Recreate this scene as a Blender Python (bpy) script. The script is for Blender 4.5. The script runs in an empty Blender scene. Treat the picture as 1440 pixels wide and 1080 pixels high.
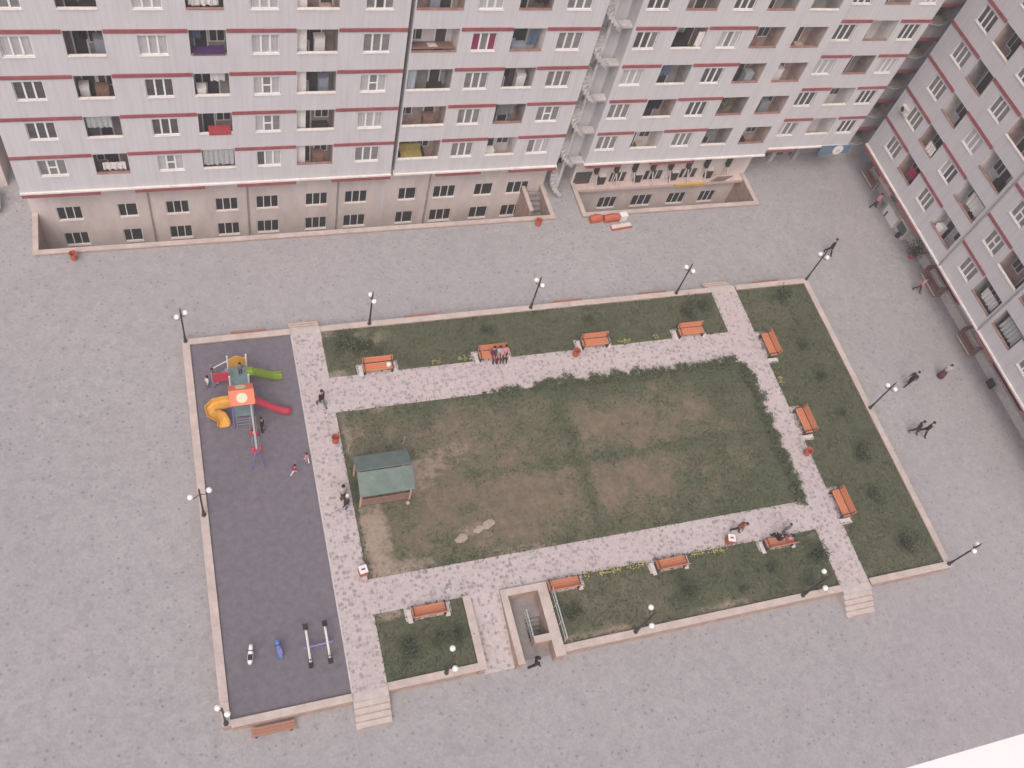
import bpy, math, random
import numpy as np
from mathutils import Vector, Matrix
random.seed(7)
rng = np.random.default_rng(7)
PI = math.pi
scene = bpy.context.scene
COL = scene.collection

# ------------------------------------------------------------------ materials
def mat(name, col, rough=0.8, var=0.0, vscale=3.0, bump=0.0, bscale=20.0, stretch=None, spec=0.3, metal=0.0, col2=None):
    m = bpy.data.materials.new(name); m.use_nodes = True
    nt = m.node_tree; b = nt.nodes['Principled BSDF']
    b.inputs['Roughness'].default_value = rough
    b.inputs['Specular IOR Level'].default_value = spec
    b.inputs['Metallic'].default_value = metal
    c = (*col, 1)
    b.inputs['Base Color'].default_value = c
    if var > 0 or bump > 0:
        tc = nt.nodes.new('ShaderNodeTexCoord'); src = tc.outputs['Object']
        if stretch:
            mp = nt.nodes.new('ShaderNodeMapping'); mp.inputs['Scale'].default_value = stretch
            nt.links.new(src, mp.inputs['Vector']); src = mp.outputs['Vector']
    if var > 0:
        n = nt.nodes.new('ShaderNodeTexNoise'); n.inputs['Scale'].default_value = vscale
        n.inputs['Detail'].default_value = 6; n.inputs['Roughness'].default_value = .65
        nt.links.new(src, n.inputs['Vector'])
        r = nt.nodes.new('ShaderNodeValToRGB')
        r.color_ramp.elements[0].position = .3; r.color_ramp.elements[1].position = .7
        lo = tuple(x * (1 - var) for x in col); hi = col2 if col2 else tuple(min(1, x * (1 + var)) for x in col)
        r.color_ramp.elements[0].color = (*lo, 1); r.color_ramp.elements[1].color = (*hi, 1)
        nt.links.new(n.outputs['Fac'], r.inputs['Fac']); nt.links.new(r.outputs['Color'], b.inputs['Base Color'])
    if bump > 0:
        n2 = nt.nodes.new('ShaderNodeTexNoise'); n2.inputs['Scale'].default_value = bscale
        nt.links.new(src, n2.inputs['Vector'])
        bp = nt.nodes.new('ShaderNodeBump'); bp.inputs['Strength'].default_value = bump
        nt.links.new(n2.outputs['Fac'], bp.inputs['Height']); nt.links.new(bp.outputs['Normal'], b.inputs['Normal'])
    return m

def math_node(nt, op, a, b=None, c=None):
    n = nt.nodes.new('ShaderNodeMath'); n.operation = op
    for i, v in enumerate((a, b, c)):
        if v is None: continue
        if isinstance(v, (int, float)): n.inputs[i].default_value = v
        else: nt.links.new(v, n.inputs[i])
    return n.outputs[0]

def mix(nt, fac, a, b, mode='MIX'):
    n = nt.nodes.new('ShaderNodeMix'); n.data_type = 'RGBA'; n.blend_type = mode
    for s, v in ((n.inputs[0], fac), (n.inputs[6], a), (n.inputs[7], b)):
        if isinstance(v, (int, float)): s.default_value = v
        elif isinstance(v, tuple): s.default_value = (*v, 1)
        else: nt.links.new(v, s)
    return n.outputs[2]

def noise(nt, vec, scale, detail=4, rough=.6):
    n = nt.nodes.new('ShaderNodeTexNoise'); n.inputs['Scale'].default_value = scale
    n.inputs['Detail'].default_value = detail; n.inputs['Roughness'].default_value = rough
    nt.links.new(vec, n.inputs['Vector']); return n.outputs['Fac']

def ramp(nt, fac, p0, p1):
    n = nt.nodes.new('ShaderNodeMapRange'); n.inputs['From Min'].default_value = p0; n.inputs['From Max'].default_value = p1
    nt.links.new(fac, n.inputs['Value']); return n.outputs['Result']

def paver_mat(name, base, dark, light, cell, dens, spot, big, warp=0.0, blotch=.14):
    """stone setts: pale ground, scattered darker stones, faint large stains"""
    m = bpy.data.materials.new(name); m.use_nodes = True; nt = m.node_tree; b = nt.nodes['Principled BSDF']
    b.inputs['Roughness'].default_value = .85; b.inputs['Specular IOR Level'].default_value = .25
    tc = nt.nodes.new('ShaderNodeTexCoord'); v = tc.outputs['Object']; w = v
    if warp:
        nz = nt.nodes.new('ShaderNodeTexNoise'); nz.inputs['Scale'].default_value = 2.2; nz.inputs['Detail'].default_value = 3; nt.links.new(v, nz.inputs['Vector'])
        vm = nt.nodes.new('ShaderNodeVectorMath'); vm.operation = 'MULTIPLY_ADD'; nt.links.new(nz.outputs['Color'], vm.inputs[0]); vm.inputs[1].default_value = (warp,) * 3; nt.links.new(v, vm.inputs[2]); w = vm.outputs[0]
    vo = nt.nodes.new('ShaderNodeTexVoronoi'); vo.inputs['Scale'].default_value = cell; vo.inputs['Randomness'].default_value = .75
    nt.links.new(w, vo.inputs['Vector'])
    sep = nt.nodes.new('ShaderNodeSeparateColor'); nt.links.new(vo.outputs['Color'], sep.inputs[0])
    c = mix(nt, sep.outputs[1], base, light)
    isd = math_node(nt, 'LESS_THAN', sep.outputs[0], dens)
    edge = ramp(nt, vo.outputs['Distance'], spot, spot * .6)
    f = math_node(nt, 'MULTIPLY', math_node(nt, 'MULTIPLY', isd, edge), ramp(nt, sep.outputs[2], -.6, 1))
    c = mix(nt, f, c, dark)
    v2 = nt.nodes.new('ShaderNodeTexVoronoi'); v2.inputs['Scale'].default_value = 8.0; nt.links.new(v, v2.inputs['Vector'])
    s2 = nt.nodes.new('ShaderNodeSeparateColor'); nt.links.new(v2.outputs['Color'], s2.inputs[0])
    c = mix(nt, math_node(nt, 'MULTIPLY', s2.outputs[0], .20), c, dark)
    c = mix(nt, math_node(nt, 'MULTIPLY', s2.outputs[1], .25), c, light)
    c = mix(nt, math_node(nt, 'MULTIPLY', ramp(nt, noise(nt, v, big, 4), .35, .7), blotch), c, tuple(x * .6 for x in base))
    c = mix(nt, math_node(nt, 'MULTIPLY', ramp(nt, noise(nt, v, big * .35, 3), .4, .65), .25), c, (base[0] * 1.02, base[1] * .90, base[2] * .95))
    nt.links.new(c, b.inputs['Base Color'])
    bp = nt.nodes.new('ShaderNodeBump'); bp.inputs['Strength'].default_value = .25; bp.inputs['Distance'].default_value = .02
    nt.links.new(v2.outputs['Distance'], bp.inputs['Height']); nt.links.new(bp.outputs['Normal'], b.inputs['Normal'])
    return m

def cladding_mat(name, col, step=.34, along=0):
    m = bpy.data.materials.new(name); m.use_nodes = True; nt = m.node_tree; b = nt.nodes['Principled BSDF']
    b.inputs['Roughness'].default_value = .55; b.inputs['Specular IOR Level'].default_value = .3
    tc = nt.nodes.new('ShaderNodeTexCoord'); v = tc.outputs['Object']
    sx = nt.nodes.new('ShaderNodeSeparateXYZ'); nt.links.new(v, sx.inputs[0])
    fr = math_node(nt, 'FRACT', math_node(nt, 'DIVIDE', sx.outputs[along], step))
    line = math_node(nt, 'LESS_THAN', fr, .16)
    mp = nt.nodes.new('ShaderNodeMapping'); mp.inputs['Scale'].default_value = (1.3, 1.3, .12); nt.links.new(v, mp.inputs['Vector'])
    streak = noise(nt, mp.outputs['Vector'], 1.6, 5, .7)
    blot = noise(nt, v, .22, 4)
    c = mix(nt, math_node(nt, 'MULTIPLY', line, .13), col, tuple(x * .55 for x in col))
    c = mix(nt, math_node(nt, 'MULTIPLY', ramp(nt, streak, .45, .8), .42), c, tuple(x * .62 for x in col))
    c = mix(nt, math_node(nt, 'MULTIPLY', ramp(nt, blot, .4, .7), .18), c, (col[0] * .8, col[1] * .76, col[2] * .74))
    nt.links.new(c, b.inputs['Base Color'])
    bp = nt.nodes.new('ShaderNodeBump'); bp.inputs['Strength'].default_value = .3; bp.inputs['Distance'].default_value = .01
    nt.links.new(fr, bp.inputs['Height']); nt.links.new(bp.outputs['Normal'], b.inputs['Normal'])
    return m

def lawn_mat(name):
    m = bpy.data.materials.new(name); m.use_nodes = True; nt = m.node_tree; b = nt.nodes['Principled BSDF']
    b.inputs['Roughness'].default_value = .95; b.inputs['Specular IOR Level'].default_value = .1
    tc = nt.nodes.new('ShaderNodeTexCoord'); v = tc.outputs['Object']
    at = nt.nodes.new('ShaderNodeAttribute'); at.attribute_name = 'bare'
    sp = nt.nodes.new('ShaderNodeSeparateColor'); nt.links.new(at.outputs['Color'], sp.inputs[0])
    n1 = noise(nt, v, .55, 6, .7); n2 = noise(nt, v, 5, 4, .7); n3 = noise(nt, v, 2.0, 6, .75)
    g = mix(nt, ramp(nt, n2, .3, .7), (.060, .076, .048), (.128, .144, .09))
    g = mix(nt, math_node(nt, 'MULTIPLY', ramp(nt, n1, .42, .68), .5), g, (.142, .138, .088))
    brown = mix(nt, ramp(nt, n3, .3, .7), (.14, .112, .085), (.25, .19, .15))
    soil = mix(nt, ramp(nt, n2, .3, .7), (.30, .235, .20), (.42, .335, .285))
    fb = math_node(nt, 'ADD', sp.outputs[0], math_node(nt, 'MULTIPLY', math_node(nt, 'SUBTRACT', n3, .5), 2.0))
    c = mix(nt, math_node(nt, 'MULTIPLY', ramp(nt, fb, .15, 1.15), .85), g, brown)
    fs = math_node(nt, 'ADD', sp.outputs[1], math_node(nt, 'MULTIPLY', math_node(nt, 'SUBTRACT', n3, .5), 2.0))
    c = mix(nt, math_node(nt, 'MULTIPLY', ramp(nt, fs, .35, 1.05), .8), c, soil)
    nt.links.new(c, b.inputs['Base Color'])
    bp = nt.nodes.new('ShaderNodeBump'); bp.inputs['Strength'].default_value = .6; bp.inputs['Distance'].default_value = .05
    nt.links.new(n2, bp.inputs['Height']); nt.links.new(bp.outputs['Normal'], b.inputs['Normal'])
    return m

M = {}
M['plaza'] = paver_mat('plaza_paving', (.338, .330, .350), (.05, .054, .07), (.40, .388, .408), 2.5, .66, .25, .10, 0, .2)
M['path'] = paver_mat('path_paving', (.48, .432, .435), (.23, .22, .245), (.555, .492, .495), 5.2, .46, .72, .3, .22)
M['facade'] = cladding_mat('grey_cladding', (.61, .60, .64))
M['band'] = mat('maroon_band', (.30, .095, .105), .6, .25, 1.5)
M['beige'] = mat('beige_render', (.62, .56, .55), .85, .16, .7, .15, 12, (1, 1, .35))
M['darkwall'] = mat('shaded_grey_render', (.38, .37, .38), .85, .25, .8, .1, 10, (1, 1, .3))  # grey darkened to hold the shade of the deep corner and passage
M['cornice'] = mat('white_cornice', (.74, .70, .68), .7, .15, 1.2)
M['joint'] = mat('joint_cover', (.30, .28, .29), .8, .2, 2)
M['frame'] = mat('white_plastic_frame', (.80, .80, .80), .4, .05, 3)
M['pane_dark'] = mat('dark_window_glass', (.085, .085, .088), .12, .5, .9, spec=.5)
M['pane_black'] = mat('black_window_glass', (.04, .042, .045), .12, .4, .9, spec=.5)
M['pane_mid'] = mat('grey_window_glass', (.21, .21, .215), .15, .4, 1.1, spec=.5)
M['pane_curtain'] = mat('net_curtain_behind_glass', (.42, .42, .44), .3, .25, 6, stretch=(1, 1, .1), spec=.5)
M['pane_maroon'] = mat('maroon_curtain_behind_glass', (.22, .04, .09), .3, .3, 6, stretch=(1, 1, .1), spec=.5)
M['coping'] = mat('pink_stone_coping', (.50, .425, .40), .8, .16, 1.5, .2, 14)
M['wallstone'] = mat('brown_pink_stone', (.42, .30, .25), .85, .25, 2, .25, 12)
M['step'] = mat('step_stone', (.50, .45, .44), .85, .15, 2, .2, 15)
M['rubber'] = mat('purple_grey_rubber', (.150, .138, .166), .9, .14, 2.6, .3, 40, col2=(.19, .17, .20))
M['rubber_edge'] = mat('pale_kerb', (.52, .49, .48), .8, .15, 2)
M['lawn'] = lawn_mat('lawn_turf')
M['blade'] = mat('grass_blades', (.074, .094, .056), .9, .4, 1.2, spec=.1, col2=(.15, .162, .10))
M['leaf'] = mat('bush_leaves', (.068, .084, .052), .8, .4, 3, spec=.2, col2=(.115, .135, .082))
M['leaf_toplit'] = mat('toplit_bush_leaves', (.11, .14, .08), .8, .3, 3, spec=.2)
M['leaf_hedge'] = mat('hedge_leaves', (.10, .125, .075), .8, .35, 3, spec=.2, col2=(.16, .18, .11))
M['leaf_dark'] = mat('dark_bush_leaves', (.048, .064, .04), .8, .5, 3, spec=.2, col2=(.085, .106, .064))
M['stem'] = mat('woody_stem', (.10, .07, .05), .9, .3, 8)
M['flower'] = mat('yellow_petals', (.46, .42, .16), .7, .25, 12)
M['wood_orange'] = mat('orange_stained_wood', (.56, .215, .115), .55, .28, 5, .15, 20, (1, 8, 8))
M['wood_dull'] = mat('worn_bench_wood', (.36, .18, .13), .7, .25, 5, .15, 20, (1, 8, 8))
M['iron'] = mat('dark_iron', (.05, .045, .045), .55, .2, 6)
M['concrete'] = mat('pale_concrete', (.60, .565, .55), .85, .14, 3, .2, 20)
M['globe'] = mat('white_lamp_globe', (.86, .86, .84), .25, .03, 5)
M['pole'] = mat('dark_lamp_pole', (.055, .045, .045), .5, .2, 8)
M['roofgreen'] = mat('green_grey_roof_sheet', (.13, .182, .165), .75, .2, 1.2, .1, 10, col2=(.185, .235, .22))
M['timber'] = mat('brown_timber', (.27, .17, .135), .75, .3, 5, .1, 18)
M['timber_light'] = mat('pale_timber', (.50, .37, .29), .75, .2, 5)
M['red_plastic'] = mat('red_plastic', (.47, .05, .085), .4, .08, 4)
M['orange_plastic'] = mat('orange_plastic', (.70, .19, .11), .4, .08, 4)
M['yellow_plastic'] = mat('yellow_plastic', (.62, .33, .06), .4, .1, 4)
M['green_plastic'] = mat('green_plastic', (.20, .30, .035), .4, .12, 4)
M['cream'] = mat('cream_disc', (.60, .62, .46), .5, .05, 4)
M['blue_plastic'] = mat('blue_plastic', (.09, .20, .50), .45, .1, 4)
M['purple_paint'] = mat('purple_painted_steel', (.22, .18, .42), .5, .12, 5)
M['bluegrey_paint'] = mat('blue_grey_painted_steel', (.27, .30, .36), .5, .12, 5)
M['teal_deck'] = mat('teal_deck', (.15, .22, .235), .7, .2, 5)
M['white_paint'] = mat('white_painted_steel', (.72, .72, .68), .5, .08, 5)
M['black'] = mat('black_rubber', (.03, .028, .03), .8, .2, 5)
M['steel'] = mat('galvanised_rail', (.52, .55, .55), .4, .15, 8, metal=.3)
M['pit'] = mat('dark_grey_concrete', (.25, .235, .235), .9, .2, 2, .1, 14)  # darker grey for the sunken stairs and floors
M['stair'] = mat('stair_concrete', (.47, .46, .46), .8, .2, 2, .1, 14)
M['bin_red'] = mat('brick_red_bin', (.45, .12, .075), .6, .2, 4)
M['void'] = mat('dim_interior', (.085, .08, .08), .9, .3, 2)
M['sign_blue'] = mat('blue_sign_board', (.12, .20, .31), .5, .12, 2)
M['white'] = mat('white_enamel', (.76, .74, .75), .4, .04, 3)
M['yellow_board'] = mat('yellow_board', (.60, .38, .09), .7, .15, 3)
M['sofa_cloth'] = mat('olive_yellow_cloth', (.36, .29, .10), .9, .2, 4)
M['ply'] = mat('pinkish_board', (.52, .40, .35), .8, .15, 3)
M['teal_glass'] = mat('teal_shop_glass', (.09, .13, .13), .2, .3, 2, spec=.5)
M['awning'] = mat('dusty_pink_awning', (.60, .47, .45), .75, .12, 2)
M['carpaint'] = mat('white_car_paint', (.75, .75, .76), .3, .03, 2, spec=.5)
M['stone'] = mat('pale_field_stone', (.36, .29, .25), .9, .2, 4, .3, 10)
M['interior_pink'] = mat('pink_balcony_plaster', (.44, .34, .315), .9, .3, 1.5)
M['interior_brown'] = mat('brown_balcony_plaster', (.32, .27, .25), .9, .35, 1.5)
M['interior_grey'] = mat('grey_balcony_plaster', (.35, .345, .34), .9, .25, 1.5)
M['interior_white'] = mat('white_balcony_plaster', (.70, .67, .67), .9, .15, 1.5)
M['floor_brown'] = mat('brown_floor_tile', (.25, .185, .165), .8, .3, 2)
M['floor_red'] = mat('red_floor_tile', (.31, .18, .155), .8, .3, 2)
M['skin'] = mat('skin', (.50, .32, .24), .6, .05, 8)
M['hair'] = mat('dark_hair', (.02, .016, .014), .7, .3, 20)
CLOTH = {}
def cloth(name, c):
    if name not in CLOTH: CLOTH[name] = mat(name + '_cloth', c, .9, .15, 8)
    return CLOTH[name]

# ------------------------------------------------------------------ mesh builder
class MB:
    def __init__(s): s.v = []; s.f = []; s.m = []; s.mats = []; s.smooth = False
    def mi(s, m):
        if m not in s.mats: s.mats.append(m)
        return s.mats.index(m)
    def add(s, vs, fs, m):
        o = len(s.v); s.v += [tuple(p) for p in vs]; k = s.mi(m)
        for f in fs: s.f.append(tuple(i + o for i in f)); s.m.append(k)
        return s
    def quad(s, a, b, c, d, m): return s.add([a, b, c, d], [(0, 1, 2, 3)], m)
    def box(s, x0, x1, y0, y1, z0, z1, m, mtx=None):
        vs = [(x0, y0, z0), (x1, y0, z0), (x1, y1, z0), (x0, y1, z0), (x0, y0, z1), (x1, y0, z1), (x1, y1, z1), (x0, y1, z1)]
        if mtx is not None: vs = [tuple(mtx @ Vector(p)) for p in vs]
        return s.add(vs, [(0, 3, 2, 1), (4, 5, 6, 7), (0, 1, 5, 4), (1, 2, 6, 5), (2, 3, 7, 6), (3, 0, 4, 7)], m)
    def prism(s, poly, z0, z1, m):
        n = len(poly)
        vs = [(x, y, z0) for x, y in poly] + [(x, y, z1) for x, y in poly]
        fs = [tuple(range(n))[::-1], tuple(range(n, 2 * n))] + [(i, (i + 1) % n, n + (i + 1) % n, n + i) for i in range(n)]
        return s.add(vs, fs, m)
    def tube(s, pts, r, m, n=8, cap=True, sq=None):
        """swept round bar along pts; r a number or one radius per point"""
        pts = [Vector(p) for p in pts]; rs = [r] * len(pts) if isinstance(r, (int, float)) else r
        vs = []; up = Vector((0, 0, 1))
        for i, p in enumerate(pts):
            d = (pts[min(i + 1, len(pts) - 1)] - pts[max(i - 1, 0)]).normalized()
            a = d.cross(up if abs(d.z) < .95 else Vector((1, 0, 0))).normalized(); b = a.cross(d)
            for k in range(n):
                t = 2 * PI * k / n; vs.append(p + (a * math.cos(t) + b * math.sin(t) * (sq or 1)) * rs[i])
        fs = []
        for i in range(len(pts) - 1):
            for k in range(n): fs.append((i * n + k, i * n + (k + 1) % n, (i + 1) * n + (k + 1) % n, (i + 1) * n + k))
        if cap: fs += [tuple(range(n))[::-1], tuple(range((len(pts) - 1) * n, len(pts) * n))]
        return s.add(vs, fs, m)
    def lathe(s, prof, m, n=14, at=(0, 0, 0)):
        vs = []; ax, ay, az = at
        for r, z in prof:
            for k in range(n): t = 2 * PI * k / n; vs.append((ax + r * math.cos(t), ay + r * math.sin(t), az + z))
        fs = [(i * n + k, i * n + (k + 1) % n, (i + 1) * n + (k + 1) % n, (i + 1) * n + k) for i in range(len(prof) - 1) for k in range(n)]
        fs += [tuple(range(n))[::-1], tuple(range((len(prof) - 1) * n, len(prof) * n))]
        return s.add(vs, fs, m)
    def ball(s, c, r, m, n=12, sz=1.0):
        return s.lathe([(max(1e-3, r * math.sin(PI * i / 8)), -r * sz * math.cos(PI * i / 8)) for i in range(9)], m, n, c)
    def chute(s, pts, w, h, m, th=.04):
        """open slide channel: bed with raised rims, swept along pts"""
        pts = [Vector(p) for p in pts]; prof = [(-w, h), (-w * .8, .02), (-w * .4, -.03), (w * .4, -.03), (w * .8, .02), (w, h), (w + th, h), (w * .85, -.05), (0, -.10), (-w * .85, -.05), (-w - th, h)]
        n = len(prof); vs = []
        for i, p in enumerate(pts):
            d = pts[min(i + 1, len(pts) - 1)] - pts[max(i - 1, 0)]; d.z = 0; d.normalize(); a = Vector((d.y, -d.x, 0))
            for u, z in prof: vs.append(p + a * u + Vector((0, 0, z)))
        fs = [(i * n + k, i * n + (k + 1) % n, (i + 1) * n + (k + 1) % n, (i + 1) * n + k) for i in range(len(pts) - 1) for k in range(n)]
        fs += [tuple(range(n))[::-1], tuple(range((len(pts) - 1) * n, len(pts) * n))]
        return s.add(vs, fs, m)
    def mesh(s, name):
        me = bpy.data.meshes.new(name); me.from_pydata(s.v, [], s.f)
        for m in s.mats: me.materials.append(m)
        me.polygons.foreach_set('material_index', s.m)
        if s.smooth: me.polygons.foreach_set('use_smooth', [True] * len(s.f))
        me.update(); return me
    def build(s, name, parent=None, loc=(0, 0, 0), rz=0):
        return link(name, s.mesh(name), parent, loc, rz)

def link(name, me, parent=None, loc=(0, 0, 0), rz=0):
    o = bpy.data.objects.new(name, me); COL.objects.link(o); o.location = loc; o.rotation_euler = (0, 0, rz)
    if parent: o.parent = parent
    return o
def tag(o, label, cat, group=None):
    o['label'] = label; o['category'] = cat
    if group: o['group'] = group
    return o
def structure(o): o['kind'] = 'structure'; return o
def stuff(o): o['kind'] = 'stuff'; return o
def thing(name, label, cat, loc=(0, 0, 0), rz=0, group=None):
    return tag(link(name, None, None, loc, rz), label, cat, group)
CHILD = {}
def kids(o): return [c for c in COL.objects if c.parent == o]
def copy_tree(o, loc, rz, label=None, group=None):
    r = o.copy(); COL.objects.link(r); r.location = loc; r.rotation_euler = (0, 0, rz)
    if label: r['label'] = label
    if group: r['group'] = group
    for ch in kids(o):
        c = ch.copy(); COL.objects.link(c); c.parent = r
        for g in kids(ch):
            d = g.copy(); COL.objects.link(d); d.parent = c
    return r

# cells of a rectangle with rectangular holes
def cells(u0, u1, w0, w1, holes):
    us = sorted({u0, u1, *[h[0] for h in holes], *[h[1] for h in holes]}); ws = sorted({w0, w1, *[h[2] for h in holes], *[h[3] for h in holes]})
    us = [u for u in us if u0 <= u <= u1]; ws = [w for w in ws if w0 <= w <= w1]
    out = []
    for j in range(len(ws) - 1):
        run = None
        for i in range(len(us) - 1):
            cu, cw = (us[i] + us[i + 1]) / 2, (ws[j] + ws[j + 1]) / 2
            inside = any(h[0] < cu < h[1] and h[2] < cw < h[3] for h in holes)
            if not inside:
                if run is None: run = us[i]
            elif run is not None: out.append((run, us[i], ws[j], ws[j + 1])); run = None
        if run is not None: out.append((run, us[-1], ws[j], ws[j + 1]))
    return out
def panel(mb, u0, u1, z0, z1, holes, y, m, rev=.2, reveal=None):
    for a, b, c, d in cells(u0, u1, z0, z1, holes): mb.quad((a, y, c), (b, y, c), (b, y, d), (a, y, d), m)
    for h in holes:
        if len(h) > 4 and h[4] == 0: continue
        a, b, c, d = h[:4]; r = y + rev; q = reveal or m
        mb.quad((a, y, c), (a, r, c), (b, r, c), (b, y, c), q); mb.quad((a, y, d), (b, y, d), (b, r, d), (a, r, d), q)
        mb.quad((a, y, c), (a, y, d), (a, r, d), (a, r, c), q); mb.quad((b, y, c), (b, r, c), (b, r, d), (b, y, d), q)

# ------------------------------------------------------------------ windows and balconies
_frames = {}
def frame_mesh(w, h, n, style):
    k = (round(w, 2), round(h, 2), n, style)
    if k in _frames: return _frames[k]
    fr = MB(); t = .035; d0, d1 = -.03, .035; F = M['frame']
    fr.box(-w / 2, w / 2, d0, d1, 0, t, F); fr.box(-w / 2, w / 2, d0, d1, h - t, h, F)
    fr.box(-w / 2, -w / 2 + t, d0, d1, t, h - t, F); fr.box(w / 2 - t, w / 2, d0, d1, t, h - t, F)
    cut = [-w / 2 + w * i / n for i in range(1, n)]
    if n == 2: cut = [-w / 2 + w * .4]
    mw = .028 if style == 'thin' else .05
    for c in cut: fr.box(c - mw, c + mw, d0 - .01, d1, t, h - t, F)
    if style == 'transom' and n == 3: fr.box(cut[0] + .05, cut[1] - .05, d0, d1 - .004, h * .46, h * .46 + .07, F)
    _frames[k] = fr.mesh('window'); return _frames[k]
_panes = {}
def pane_mesh(w, h, n, mats):
    k = (round(w, 2), round(h, 2), n, mats)
    if k in _panes: return _panes[k]
    p = MB(); cut = [-w / 2 + w * i / n for i in range(n + 1)]
    if n == 2: cut = [-w / 2, -w / 2 + w * .4, w / 2]
    for i in range(n): p.box(cut[i] + .003, cut[i + 1] - .003, -.008, .012, .02, h - .02, M[mats[i]])
    _panes[k] = p.mesh('pane'); return _panes[k]
_sills = {}
def sill_mesh(w, m):
    if (round(w, 2), m) in _sills: return _sills[(round(w, 2), m)]
    p = MB(); p.box(-w / 2 - .04, w / 2 + .04, -.05, .12, -.035, -.003, M[m]); _sills[(round(w, 2), m)] = p.mesh('sill'); return _sills[(round(w, 2), m)]
def window(root, uc, y, z, w, h, n=3, mats=None, style='plain', sill='cornice'):
    mats = mats or tuple(['pane_mid'] * n)
    o = link('window', frame_mesh(w, h, n, style), root, (uc, y, z))
    link('pane', pane_mesh(w, h, n, mats), o, (0, .025, 0)); link('sill', sill_mesh(w, sill), o, (0, -.12, 0))
    return o
_bal = {}
def balcony(root, u0, u1, bt, wallm, floorm, doorpos, winpos, deep=1.35):
    w = u1 - u0; zf = -2.84
    k = (round(w, 2), wallm, floorm)
    if k not in _bal:
        b = MB(); W = M[wallm]; zt = -.08; zs = -1.72; D = deep
        b.quad((0, D, zf), (w, D, zf), (w, D, zt), (0, D, zt), W)
        b.quad((0, .1, zf), (0, D, zf), (0, D, zt), (0, .1, zt), W); b.quad((w, D, zf), (w, .1, zf), (w, .1, zt), (w, D, zt), W)
        b.quad((0, 0, zs), (0, .1, zs), (0, .1, zt), (0, 0, zt), M['facade']); b.quad((w, .1, zs), (w, 0, zs), (w, 0, zt), (w, .1, zt), M['facade'])
        b.quad((0, .1, zf), (w, .1, zf), (w, D, zf), (0, D, zf), M[floorm])
        b.quad((0, 0, zt), (w, 0, zt), (w, D, zt), (0, D, zt), M['interior_white'])
        b.quad((w, .12, zf), (0, .12, zf), (0, .12, zs), (w, .12, zs), W)
        _bal[k] = b.mesh('balcony')
    o = link('balcony', _bal[k], root, (u0, 0, bt))
    ck = ('cop', round(w, 2))
    if ck not in _bal:
        c = MB(); c.box(-.02, w + .02, -.05, .16, -1.74, -1.685, M['cornice']); _bal[ck] = c.mesh('coping')
        c = MB(); c.box(0, w, -.03, .15, -1.735, -1.69, M['floor_red']); _bal[ck + ('r',)] = c.mesh('coping')
    link('coping', _bal[ck if random.random() < .55 else ck + ('r',)], o)
    if 'door' not in _bal:
        d = MB(); d.box(0, .8, -.05, -.005, 0, 2.1, M['frame']); d.box(.09, .71, -.065, -.052, .1, 2.0, M['pane_dark']); _bal['door'] = d.mesh('door')
        d = MB(); d.box(0, .9, -.05, -.005, 0, 1.2, M['frame']); d.box(.07, .42, -.065, -.052, .08, 1.12, M['pane_dark']); d.box(.48, .83, -.065, -.052, .08, 1.12, M['pane_dark']); _bal['win'] = d.mesh('window')
    link('door', _bal['door'], o, (w * doorpos, deep, zf)); 
    if winpos is not None: link('window', _bal['win'], o, (w * winpos, deep, zf + .95))
    return o

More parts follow.
